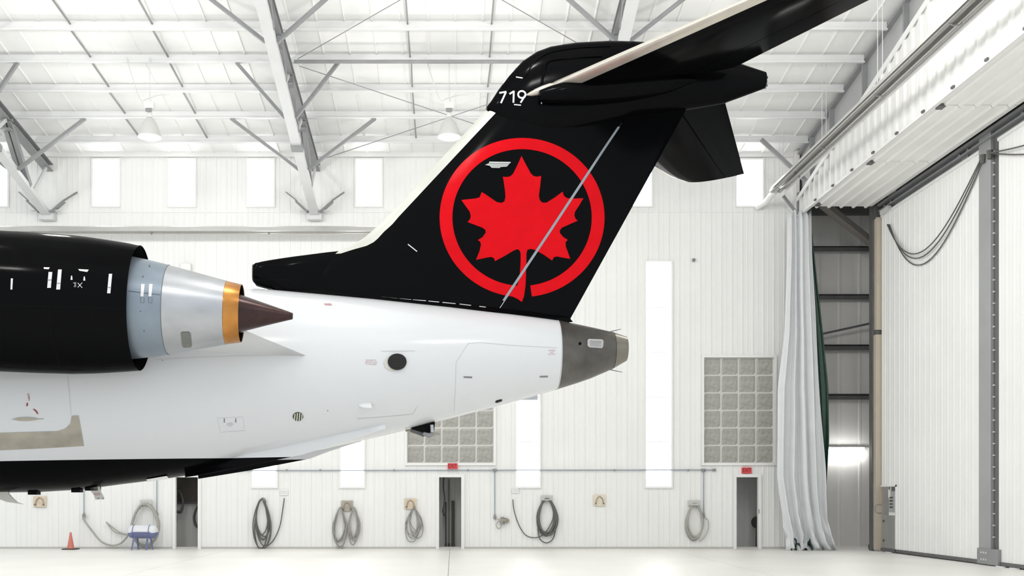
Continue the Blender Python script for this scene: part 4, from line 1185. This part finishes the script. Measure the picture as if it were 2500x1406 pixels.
# ------------------------------------------------------------------ ventral strakes
def strake(edge, root, side, out, name):
    rings = []; th = 0.012
    for (a, b) in zip(edge, root):
        r_ = SF.hit(b[0], b[1], -0.02); yr = -abs(r_.y) * 1.0
        if side < 0:
            q = L(a[0], a[1], yr - out); p = Vector(r_)
        else:
            q = L(a[0], a[1], -yr + out); p = Vector((q.x, -yr, q.z + 0.30))
        rings.append([q + Vector((0, -th * 0.4, 0)), q + Vector((0, th * 0.4, 0)), p + Vector((0, th, 0)), p + Vector((0, -th, 0))])
    return obj('ventral_strake', MB().loft(rings), M_FUS, plane, label=name)
strake([(452, 1165), (480, 1161), (600, 1138), (735, 1110.5), (835, 1080), (941, 1047)], [(452, 1152), (480, 1146), (600, 1110), (735, 1081), (835, 1058.5), (942, 1034)], -1, 0.04, 'white ventral strake with black lower edge on the near side')
strake([(484, 1169), (606, 1149), (757, 1119.5), (800, 1103), (885, 1076)], [(484, 1146), (606, 1110), (757, 1078), (800, 1068), (885, 1050)], 1, 0.02, 'dark ventral strake on the far side')

# ------------------------------------------------------------------ fuselage details
fd = lambda name, pts, m, off=0.005, step=8: obj(name, decal_mb(pts, SF, off, step), m, fus)
fd('metal_patch', [(-80, 1058), (0, 1056.5), (100, 1053.5), (140, 1052.5), (160, 1046), (172, 1034), (175.5, 1015), (192, 1014), (205, 1088), (100, 1094), (0, 1098.5), (-80, 1102)], M_PATCH, 0.006, 10)
fl = lambda name, pts, m=M_SEAM, w=1.0: obj(name, line_mb(pts, SF, w, 0.003), m, fus)
fl('panel_seam', [(165, 914), (168, 945), (174, 1013)])
fl('panel_seam', [(1360, 849), (1250, 843), (1172, 836), (1143, 838), (1113, 885), (1112.5, 940), (1107, 1024)])
fl('panel_seam', [(872, 1022), (940, 1017), (1008, 1011), (1018, 993)])
fl('panel_seam', [(380, 878), (480, 872), (600, 868), (748, 867)], M_SEAM, 1.0)
fl('gutter', [(930, 857), (1013, 856.5)], M_SEAM, 1.6)
fl('panel_seam', [(530, 1020), (594, 1018), (597, 1051), (538, 1055), (530, 1020)], M_SEAM, 0.7)
fl('panel_seam', [(1170, 1014), (1200, 1009), (1240, 1000)], M_SEAMD, 0.8)
# round mesh vent with a raised rim
vc = SF.hit(964, 884, 0)
vn = (CAML - vc).normalized()
rimp = [(964 + 25 * math.cos(a), 883.5 + 20 * math.sin(a)) for a in [2 * math.pi * k / 28 for k in range(28)]]
fd('vent_rim', [(962 + 24.5 * math.cos(a), 887 + 18.5 * math.sin(a)) for a in [2 * math.pi * k / 28 for k in range(28)]], M_MAST, 0.010)
vent = fd('mesh_vent', [(968.5 + 23 * math.cos(a), 883.5 + 19.5 * math.sin(a)) for a in [2 * math.pi * k / 28 for k in range(28)]], M_MESH, 0.03, 6)
for i in range(-5, 6):
    xx = 968.5 + i * 4.0; hh = 18 * math.sqrt(max(0, 1 - (i * 4.0 / 23) ** 2))
    obj('vent_wire', line_mb([(xx, 883.5 - hh), (xx, 883.5 + hh)], SF, 0.7, 0.034), M_WIRE, vent)
for i in range(-4, 5):
    yy = 883.5 + i * 4.0; hh = 22 * math.sqrt(max(0, 1 - (i * 4.0 / 19.5) ** 2))
    obj('vent_wire', line_mb([(968.5 - hh, yy), (968.5 + hh, yy)], SF, 0.7, 0.036), M_WIRE, vent)
# louvred round outlet
lv = fd('louvre_outlet', [(727.5 + 13 * math.cos(a), 1016.5 + 11 * math.sin(a)) for a in [2 * math.pi * k / 20 for k in range(20)]], mat('dark_louvre_gap', (0.05, 0.05, 0.03), 0.5), 0.005, 5)
for i in (-1.5, -0.5, 0.5, 1.5):
    xx = 727.5 + i * 5.8; hh = 10.0 * math.sqrt(max(0, 1 - (i * 5.8 / 13) ** 2))
    obj('louvre_blade', line_mb([(xx + 1.2, 1016.5 - hh), (xx - 0.4, 1016.5 + hh)], SF, 2.6, 0.012), M_MAST, lv)
# teardrop pod
def pod(px0, px1, py, hpx, proud):
    n = 12; rings = []
    for k in range(n + 1):
        t = k / n; px = px0 + (px1 - px0) * t
        f_ = math.sqrt(max(0.001, 1 - (1 - t) ** 2)) if t < 0.95 else math.sqrt(max(0.001, 1 - (1 - t) ** 2)) * 0.97
        ring_ = []
        for i in range(9):
            a = math.pi * i / 8
            p = SF.hit(px, py - hpx * math.cos(a) * f_, -0.003 + proud * math.sin(a) * f_)
            ring_.append(p)
        rings.append(ring_)
    return MB().loft(rings, False, False, False)
obj('antenna_pod', pod(874, 905, 989.5, 6.0, 0.07), M_AWHITE, fus, smooth=50)
fd('placard', [(1131.5, 918.5), (1152.5, 919), (1152.5, 923), (1131.5, 922)], M_PLACARD)
fd('placard', [(1317.5, 917.5), (1337.5, 917), (1337.5, 920.8), (1317.5, 921.2)], M_PLACARD)
fd('drain_slot', [(1209, 980), (1211, 977.5), (1224, 974), (1226.5, 975.5), (1225, 979), (1213, 983), (1210, 982.5)], M_INNER, 0.006, 4)
for i in range(4):
    obj('slot_dot', line_mb([(1211.5 + i * 4, 980.6 - i * 1.2), (1213.5 + i * 4, 980 - i * 1.2)], SF, 1.8, 0.009), M_PLACARD, fus)
fd('fastener', [(800 + 1.6 * math.cos(a), 1002 + 1.6 * math.sin(a)) for a in (0, 1.05, 2.1, 3.14, 4.2, 5.25)], M_PLACARD, 0.005, 3)
fd('fastener', [(397 + 1.4 * math.cos(a), 880 + 1.4 * math.sin(a)) for a in (0, 1.05, 2.1, 3.14, 4.2, 5.25)], M_PLACARD, 0.005, 3)
# door handle, arrow and OPEN stencil
fd('door_handle', [(28, 1023), (50, 1018.5), (68, 1018), (92, 1020.5), (92, 1024), (66, 1027), (50, 1026.5)], M_PATCH, 0.012, 6)
fl('handle_slot', [(93, 1022.3), (107, 1022)], M_SEAMD, 1.0)
fd('stencil_block', [(65.5, 983), (69, 983.5), (67.5, 991.5), (64, 991)], M_REDTXT, 0.005, 4)
fd('arrow', [(80, 997.5), (86, 999), (91, 1004), (94, 1010.5), (91, 1010.5), (87, 1004.5), (83, 1001)], M_REDTXT, 0.005, 4)
obj('stencil_text', text_mb('OPEN', 70, 969, 5.0, SF, rot=1.42), M_REDTXT, fus, label='red OPEN stencil')
for i, s_ in enumerate(('DANGER NO', 'DEICING FLUID', 'IN THIS AREA')):
    obj('stencil_text', text_mb(s_, 906, 879.5 + i * 4.9, 3.2, SF, wide=1.0), M_PINKTXT, fus)
for i, s_ in enumerate(('DANGER', 'HOT', 'EXHAUST')):
    obj('stencil_text', text_mb(s_, 1347, 855.5 + i * 4.6, 3.2, SF), M_PINKTXT, fus)
fd('faded_placard', [(790, 741), (808, 741), (811, 745.5), (794, 745)], M_PINKTXT, 0.004, 5)
for cx in (547.5, 575.5):
    fd('stencil_bar', [(cx - 1, 1021), (cx + 1, 1021), (cx + 1, 1031), (cx - 1, 1031)], M_SEAMD, 0.005, 4)
fd('stencil_bar', [(555, 1033), (566, 1032), (570, 1037), (561, 1041), (553, 1037)], M_SEAM, 0.005, 4)
# belly lamp cover and drain masts
fd('belly_panel', [(357, 1168), (407, 1159.5), (413, 1166.5), (361, 1174)], M_AWHITE, 0.012, 6)
fd('belly_panel', [(398, 1169), (418, 1166), (420, 1168.5), (400, 1172)], M_INNER, 0.010, 5)
def mast(pts, y, th, name, label=None):
    mb = MB(); n = len(pts)
    A_ = [L(px, py, y - th) for px, py in pts]; B_ = [L(px, py, y - th) + Vector((0, 2 * th, 0)) for px, py in pts]
    mb.add(A_ + B_, [tuple(range(n)), tuple(range(2 * n - 1, n - 1, -1))] + [(i, i + n, (i + 1) % n + n, (i + 1) % n) for i in range(n)])
    return obj(name, mb, M_MAST, plane, label=label), mb
mo, mm = mast([(218, 1188), (242, 1186), (245, 1200), (253, 1214), (252, 1219), (233, 1220), (229, 1209), (222, 1199)], -0.1, 0.02, 'drain_mast', 'pale drain mast stencilled HOT')
SM = Surf(mm)
obj('mast_text', text_mb('HOT', 236.5, 1206.5, 5.6, SM, rot=0.05, off=0.003), mat('red_hot_letters', (0.45, 0.02, 0.03), 0.5), mo)
obj('mast_foot', decal_mb([(231, 1216.5), (250, 1214.5), (253, 1216), (252, 1219), (233, 1220.3)], SM, 0.004, 6), M_INNER, mo)
mast([(-30, 1195), (18, 1197), (22, 1206), (30, 1215), (42, 1226), (57, 1231), (38, 1228.5), (15, 1225), (0, 1219), (-30, 1212)], -0.12, 0.015, 'drain_mast', 'pale swept drain mast at the left edge')
for a, b in ((75, 97), (180, 201), (213, 245)):
    yy = interp(BOT, (a + b) / 2)
    obj('belly_fitting', MB().box(L(a, yy, 0).x, L(b, yy, 0).x, -0.12, 0.04, L(a, yy, 0).z - 0.018, L(a, yy, 0).z + 0.05), M_INNER, fus)
# open drain linkage under the tail
g = MB()
g.bar(L(1003, 1050, -0.1), L(1037, 1062, -0.1), 0.05, 0.05)
lk = obj('drain_linkage', g, M_STEELD, plane, label='dark metal drain linkage hanging under the tail')
obj('linkage_bay', MB().add([L(1003, 1047, -0.14), L(1062, 1031, -0.14), L(1060, 1055, -0.14), L(1040, 1058, -0.14), L(1003, 1047, 0.1), L(1062, 1031, 0.1), L(1060, 1055, 0.1), L(1040, 1058, 0.1)],
    [(0, 1, 2, 3), (7, 6, 5, 4), (0, 4, 5, 1), (1, 5, 6, 2), (2, 6, 7, 3), (3, 7, 4, 0)]), M_INNER, lk)
obj('linkage_arm', MB().tube([L(1033, 1058, -0.17), L(1046, 1063, -0.17), L(1060, 1060, -0.17)], [0.022, 0.034, 0.022], 10), M_STEEL, lk, smooth=50)
obj('linkage_piston', MB().tube([L(1054, 1037, -0.17), L(1055, 1055, -0.17)], 0.025, 10), M_CORE2, lk, smooth=50)
obj('linkage_tip', MB().tube([L(1058, 1058, -0.17), L(1074, 1059.5, -0.17)], [0.02, 0.012], 8), M_BRASS, lk)
obj('linkage_hinge', MB().tube([L(990, 1051.5, -0.1), L(1004, 1050, -0.1)], 0.014, 8), M_BRASS, lk)

# ================================================================== things on the long wall
def hose_coil(label, px0, px1, py0, py1, loops, r, m, seed, taper=0.55, jit=0.12, plate=True, extra=None, dep=0.10):
    rnd = random.Random(seed)
    c = wall_pt((px0 + px1) / 2, py0, dep)
    o_ = empty('hose_coil', c); tag(o_, label, 'hose')
    hw = (px1 - px0) / 2 * (YW - dep) / F; H = (py1 - py0) * (YW - dep) / F
    pts = []
    for i in range(loops):
        w1 = hw * rnd.uniform(1 - jit * 1.2, 1.0); h1 = H * rnd.uniform(1 - jit, 1.0); ox = rnd.uniform(-jit, jit) * hw * 0.5
        lean = rnd.uniform(-jit, jit) * hw
        for k in range(20):
            a = 2 * math.pi * k / 20
            zz = -h1 / 2 + h1 / 2 * math.cos(a)
            f_ = taper + (1 - taper) * min(1, (-zz) / (h1 * 0.55)) if -zz < h1 * 0.55 else 1.0
            pts.append((ox * (1 - math.cos(a)) / 2 + w1 * f_ * math.sin(a) + lean * (-zz / h1), (i % 4) * r * 0.9 - r * 1.5 + rnd.uniform(-0.2, 0.2) * r, zz - rnd.uniform(0, 0.02) * H))
    obj('hose', MB().tube(catmull(pts, 3), r, 7), m, o_, smooth=60)
    if plate: obj('hanger_plate', MB().box(-0.17, 0.17, 0.04, 0.07, -0.10, 0.09).box(-0.14, 0.14, -0.06, 0.05, -0.05, -0.02), mat('grey_hanger', (0.58, 0.58, 0.56), 0.5), o_)
    if extra:
        for e, rr_ in extra:
            q = [wall_pt(a, b, dep - 0.03) - c for a, b in e]
            obj('hose_tail', MB().tube(catmull(q, 6), rr_, 7), m, o_, smooth=60)
    return o_
hose_coil('thick light grey hose coil hanging behind the blue tank', 319, 391, 1228, 1338, 4, 0.034, M_HOSE_L, 3, taper=0.75, jit=0.10, dep=0.16,
          extra=[([(259, 1274), (278, 1297), (300, 1304), (312, 1305), (290, 1298), (262, 1277)], 0.02)])
hose_coil('tangled dark grey hose loop left of the water sign', 617, 661, 1218, 1341, 7, 0.018, M_HOSE_D, 5, taper=0.7, jit=0.32, plate=False,
          extra=[([(694, 1216), (690, 1245), (683, 1285), (668, 1318), (652, 1333)], 0.016), ([(634, 1226), (638, 1217), (645, 1217), (650, 1226)], 0.012)])
hose_coil('grey hose coil hanging on the left peg of the double board', 813, 848, 1238, 1339, 6, 0.017, M_HOSE_G, 8, taper=0.45, jit=0.28, plate=False)
hose_coil('grey hose coil hanging on the right peg of the double board', 849, 879, 1238, 1337, 6, 0.017, M_HOSE_G, 9, taper=0.45, jit=0.28, plate=False)
hose_coil('thin grey hose coil below the small chipboard left of the doorway', 991, 1031, 1237, 1325, 7, 0.013, M_HOSE_G, 12, taper=0.3, jit=0.35, plate=False)
hose_coil('thick dark hose coil right of the brass valve, with a long tail', 1309, 1361, 1217, 1310, 7, 0.022, M_HOSE_D, 14, taper=0.7, jit=0.16,
          extra=[([(1252, 1219), (1256, 1250), (1270, 1288), (1288, 1309), (1315, 1311), (1335, 1295), (1350, 1265), (1350, 1235)], 0.015), ([(1313, 1290), (1318, 1315), (1334, 1325), (1350, 1315), (1357, 1290)], 0.016)])
hose_coil('light grey hose coil left of the right exit doorway', 1673, 1718, 1229, 1322, 5, 0.022, M_HOSE_L, 16, taper=0.7, jit=0.14,
          extra=[([(1719, 1262), (1729, 1272), (1728, 1295), (1717, 1314), (1708, 1320)], 0.011)])

def board(label, px0, px1, py0, py1, m, pegs=True):
    o_ = empty('mounting_board', wall_pt((px0 + px1) / 2, py1)); tag(o_, label, 'board')
    w2 = (px1 - px0) / 2 * YW / F; h = (py1 - py0) * YW / F
    obj('board', MB().box(-w2, w2, -0.055, -0.028, 0, h), m, o_, bevel=0.004)
    if pegs:
        obj('hanger_bow', MB().tube(catmull([(-w2 * 0.6, -0.10, h * 0.15), (-w2 * 0.5, -0.07, h * 0.6), (0, -0.07, h * 0.85), (w2 * 0.5, -0.07, h * 0.6), (w2 * 0.6, -0.10, h * 0.15)], 6), 0.014, 6), M_BRASS, o_)
        for sx in (-1, 1): obj('peg', MB().tube([(sx * w2 * 0.62, -0.05, h * 0.2), (sx * w2 * 0.66, -0.14, h * 0.24)], 0.018, 6), M_STEELD, o_)
board('speckled chipboard hanger board above the traffic cone', 83, 115, 1211, 1238, M_PLY)
board('brown grey hanger board carrying two hose coils', 833, 862, 1222, 1248, mat('grey_brown_board', (0.42, 0.38, 0.32), 0.7, vary=0.1, scale=12))
board('speckled chipboard hanger board left of the middle doorway', 987, 1017, 1217, 1243, M_PLY)
board('pale plywood hanger board with an empty bow', 1448, 1478, 1208, 1235, M_PLY2)

# compressed air line
ap = empty('air_pipe', wall_pt(1215, 1147)); tag(ap, 'thin blue grey air pipe running along the back wall with drops', 'pipe')
c0 = ap.location.copy()
def aw(px, py, d=0.06): return wall_pt(px, py, d) - c0
obj('main_pipe', MB().tube([aw(395, 1149), aw(1747, 1147)], 0.016, 8), M_BLUEPIPE, ap)
obj('end_cap', MB().tube([aw(1740, 1147), aw(1748, 1147)], 0.035, 8), M_STEEL, ap)
for px, py in ((1208, 1262), (1718, 1258), (205, 1258), (383, 1255)):
    top = 1147 if px > 400 else 1160
    obj('pipe_drop', MB().tube([aw(px, top), aw(px, py)], 0.015, 8), M_BLUEPIPE, ap)
    obj('pipe_tee', MB().tube([aw(px - 5, top), aw(px + 5, top)], 0.034, 8).tube([aw(px, top), aw(px, top + 6)], 0.03, 8), M_STEEL, ap)
    obj('drop_fitting', MB().tube([aw(px, py - 7), aw(px, py), aw(px, py + 6)], [0.02, 0.045, 0.03], 8), M_STEEL, ap)
for px in (700, 782, 962, 1142, 1500, 1680):
    obj('pipe_coupling', MB().tube([aw(px - 2, 1147.6), aw(px + 2, 1147.6)], 0.027, 8), M_STEEL, ap)
obj('main_pipe', MB().tube([aw(-60, 1160), aw(395, 1160)], 0.016, 8), M_BLUEPIPE, ap)

# brass valve set right of the middle doorway
va = empty('valve_set', wall_pt(1230, 1275)); tag(va, 'brass valve and regulator on the wall right of the middle doorway', 'valve')
c0v = va.location.copy()
vw = lambda px, py, d=0.08: wall_pt(px, py, d) - c0v
obj('valve_body', MB().tube([vw(1222, 1270), vw(1230, 1270), vw(1238, 1270), vw(1243, 1271)], [0.04, 0.075, 0.05, 0.03], 10), M_BRASS, va)
obj('valve_cup', MB().tube([vw(1226, 1262), vw(1226, 1280)], [0.05, 0.06], 10), M_STEEL, va)
obj('valve_cup', MB().tube([vw(1235, 1264), vw(1235, 1277)], [0.04, 0.05], 10), M_BRASS, va)
obj('whip_hose', MB().tube(catmull([vw(1212, 1266), vw(1222, 1271), vw(1216, 1274), vw(1211, 1281), vw(1216, 1290), vw(1223, 1286), vw(1223, 1274)], 6), 0.013, 6), M_HOSE_L, va)

# supply hose from the left drop to the tank
sh = empty('supply_hose', wall_pt(205, 1265)); tag(sh, 'grey supply hose sagging from the air drop to the tank', 'hose')
c0s = sh.location.copy(); swp = lambda px, py, d=0.15: wall_pt(px, py, d) - c0s
obj('hose', MB().tube(catmull([swp(205, 1262, 0.1), swp(206, 1270), swp(222, 1292), swp(243, 1318), (swp(262, 1329)), swp(282, 1331), swp(300, 1322), swp(313, 1306, 0.5)], 6), 0.028, 8), M_HOSE_L, sh, smooth=60)
obj('coupling', MB().tube([swp(204.5, 1256, 0.1), swp(204.5, 1269, 0.1)], [0.05, 0.035], 8), M_STEEL, sh)

# portable air tank
tk = empty('air_tank', W(349, 1341, 29.55)); tk.location.z = 0
tag(tk, 'portable air tank, white above and blue below, on blue legs', 'air tank')
zc = 0.50; prof = [(-0.42, 0.001), (-0.415, 0.05), (-0.39, 0.12), (-0.34, 0.17), (-0.28, 0.185), (0.28, 0.185), (0.34, 0.17), (0.39, 0.12), (0.415, 0.05), (0.42, 0.001)]
def half_lathe(a0, a1):
    rings = []
    for x, r in prof: rings.append([(x, r * math.cos(a0 + (a1 - a0) * k / 20), zc + r * math.sin(a0 + (a1 - a0) * k / 20)) for k in range(21)])
    return MB().loft(rings, False, False, False)
obj('tank_top', half_lathe(-0.15, math.pi + 0.15), M_TANKW, tk, smooth=40)
obj('tank_bottom', half_lathe(math.pi + 0.15, 2 * math.pi - 0.15), M_TANK, tk, smooth=40)
for x in (-0.24, 0.20):
    obj('strap', MB().tube([(x, 0.19 * math.cos(a), zc + 0.19 * math.sin(a)) for a in [2 * math.pi * k / 24 for k in range(24)]], 0.012, 6, True), M_TANK, tk)
for x, dx, yy in ((-0.20, -0.07, -0.12), (-0.20, 0.03, 0.12), (0.17, -0.04, -0.12), (0.17, 0.06, 0.12)):
        obj('leg', MB().bar((x, yy, zc - 0.10), (x + dx, yy * 1.3, 0.0), 0.045, 0.035), M_TANK, tk)
obj('carry_bar', MB().box(-0.28, 0.26, -0.20, -0.17, zc - 0.03, zc + 0.0), M_TANK, tk)

# traffic cone
tcn = empty('traffic_cone', W(172.5, 1342, 29.7)); tcn.location.z = 0
tag(tcn, 'faded orange traffic cone standing by the back wall', 'cone')
obj('cone_body', MB().lathe((0, 0, 0.03), (0, 0, 1), [(0, 0.10), (0.02, 0.095), (0.40, 0.03), (0.45, 0.024), (0.45, 0.001)], 24), M_CONE, tcn, smooth=40)
obj('cone_base', MB().box(-0.19, 0.19, -0.19, 0.19, 0, 0.03), M_RUBBER, tcn, bevel=0.01)

# exit signs
def exit_sign(label, px0, px1, py0, py1):
    o_ = empty('exit_sign', wall_pt((px0 + px1) / 2, (py0 + py1) / 2, 0)); tag(o_, label, 'exit sign')
    w2, h2 = (px1 - px0) / 2 * YW / F, (py1 - py0) / 2 * YW / F
    obj('sign_box', MB().box(-w2, w2, -0.09, -0.02, -h2, h2), M_EXIT, o_, bevel=0.006)
    vs, fs = text_2d('EXIT', 0.16)
    xm = max(abs(v[0]) for v in vs); k_ = w2 * 0.86 / xm
    obj('sign_letters', MB().add([(x * k_, -0.093, z * 1.0) for x, z in vs], fs), M_EXITT, o_)
exit_sign('red EXIT sign above the middle doorway', 1093, 1117, 1131, 1144.5)
exit_sign('red EXIT sign above the right doorway', 1809.5, 1833, 1141.5, 1155.5)

# small fixtures
bx = empty('wall_box', wall_pt(456, 653)); tag(bx, 'small white junction box high on the wall behind the engine plug', 'junction box')
obj('box_body', MB().box(-0.15, 0.15, -0.14, -0.02, -0.12, 0.10), M_WHITEP, bx, bevel=0.02)
obj('box_lid', MB().box(-0.13, 0.13, -0.155, -0.14, -0.10, 0.08), M_TRIM, bx)
gv = empty('wall_vent', wall_pt(1693, 635.5)); tag(gv, 'tiny round grey vent cap on the wall above the tall window', 'vent')
obj('vent_cap', MB().lathe((0, -0.09, 0), (0, 1, 0.0001), [(0, 0.001), (0, 0.03), (0.01, 0.045), (0.07, 0.05)], 16), M_STEEL, gv)
obj('vent_core', MB().lathe((0, -0.095, 0), (0, 1, 0.0001), [(0, 0.001), (0, 0.02), (0.01, 0.02)], 12), M_STEELD, gv)
def plate(label, px, py, w, h):
    o_ = empty('wall_notice', wall_pt(px, py)); tag(o_, label, 'notice')
    obj('notice_sheet', MB().box(-w / 2, w / 2, -0.035, -0.028, -h / 2, h / 2), M_TRIM, o_)
    for k in range(2): obj('faded_line', MB().box(-w * 0.42, w * 0.42, -0.037, -0.035, h * (0.10 - 0.30 * k), h * (0.22 - 0.30 * k)), M_SEAM, o_)
plate('small faded white notice above the dark hose tail', 693, 1202, 0.22, 0.16)
plate('small faded white notice left of the dark hose coil', 1258, 1198, 0.20, 0.13)

# things inside the doorways
def in_store(px, py, d): return W(px, py, YO - 0.05 - d)
h1 = hose_coil('black hose coil hanging inside the left doorway, upper left', 424, 449, 1195, 1252, 4, 0.022, M_HOSE_D, 21, jit=0.2, plate=False, dep=-0.9)
h2 = hose_coil('black hose coil hanging inside the left doorway, right side', 472, 500, 1232, 1295, 4, 0.022, M_HOSE_D, 22, jit=0.2, plate=False, dep=-0.9)
bd = empty('storage_shelf', in_store(457, 1200, 0.05)); tag(bd, 'dark brown board on the storeroom wall in the left doorway', 'board')
obj('board', MB().box(-0.45, 0.45, -0.1, -0.04, -0.36, 0.46), mat('dark_brown_board', (0.10, 0.085, 0.07), 0.6, vary=0.2, scale=4), bd)
obj('cleat', MB().box(-0.45, 0.45, -0.14, -0.1, -0.36, -0.30), M_STEELD, bd)
pd_ = empty('pendant_tool', W(1084, 1240, 31.0)); tag(pd_, 'black pendant air coupling hanging in the middle doorway', 'air coupling')
obj('hose', MB().tube(catmull([(0, 0, 1.0), (-0.02, 0, 0.6), (0.02, 0, 0.3), (0.0, 0, 0.05)], 6), 0.022, 8), M_HOSE_D, pd_)
obj('coupling_body', MB().lathe((0, 0, -0.24), (0, 0, 1), [(0, 0.001), (0, 0.035), (0.06, 0.04), (0.07, 0.03), (0.13, 0.06), (0.2, 0.05), (0.30, 0.02), (0.30, 0.001)], 14), M_STEELD, pd_, smooth=40)
for i, (px, top, m, lab) in enumerate(((1096, 1170, M_BRASS, 'tall tan pole leaning in the middle doorway'), (1088.5, 1225, M_HOSE_D, 'short dark pole left of the tan pole in the middle doorway'), (1106, 1222, M_STEELD, 'wide dark blade pole right of the tan pole in the middle doorway'))):
    p = W(px, top, 31.35); po = empty('pole', (p.x, p.y, 0)); tag(po, lab, 'pole')
    obj('shaft', MB().tube([(0, -0.06, 0.0), (0.0, 0.0, p.z)], 0.022 if i < 2 else 0.045, 8), m, po)
    obj('ferrule', MB().tube([(0, -0.06, 0.0), (0, -0.055, 0.10)], 0.032 if i < 2 else 0.055, 8), M_STEELD, po)
rl = empty('hose_reel', W(1850, 1275, 31.2)); tag(rl, 'round black hose reel half seen in the right doorway', 'hose reel')
obj('reel_disc', MB().lathe((0, -0.08, 0), (0, 1, 0.0001), [(0, 0.001), (0, 0.17), (0.02, 0.18), (0.14, 0.18), (0.16, 0.001)], 28), M_RUBBER, rl, smooth=40)
obj('reel_hub', MB().lathe((0, -0.11, 0), (0, 1, 0.0001), [(0, 0.001), (0, 0.05), (0.05, 0.05)], 14), M_STEELD, rl)
obj('reel_stand', MB().bar((0, 0.06, 0), (0, 0.12, -rl.location.z), 0.06, 0.04), M_STEELD, rl)
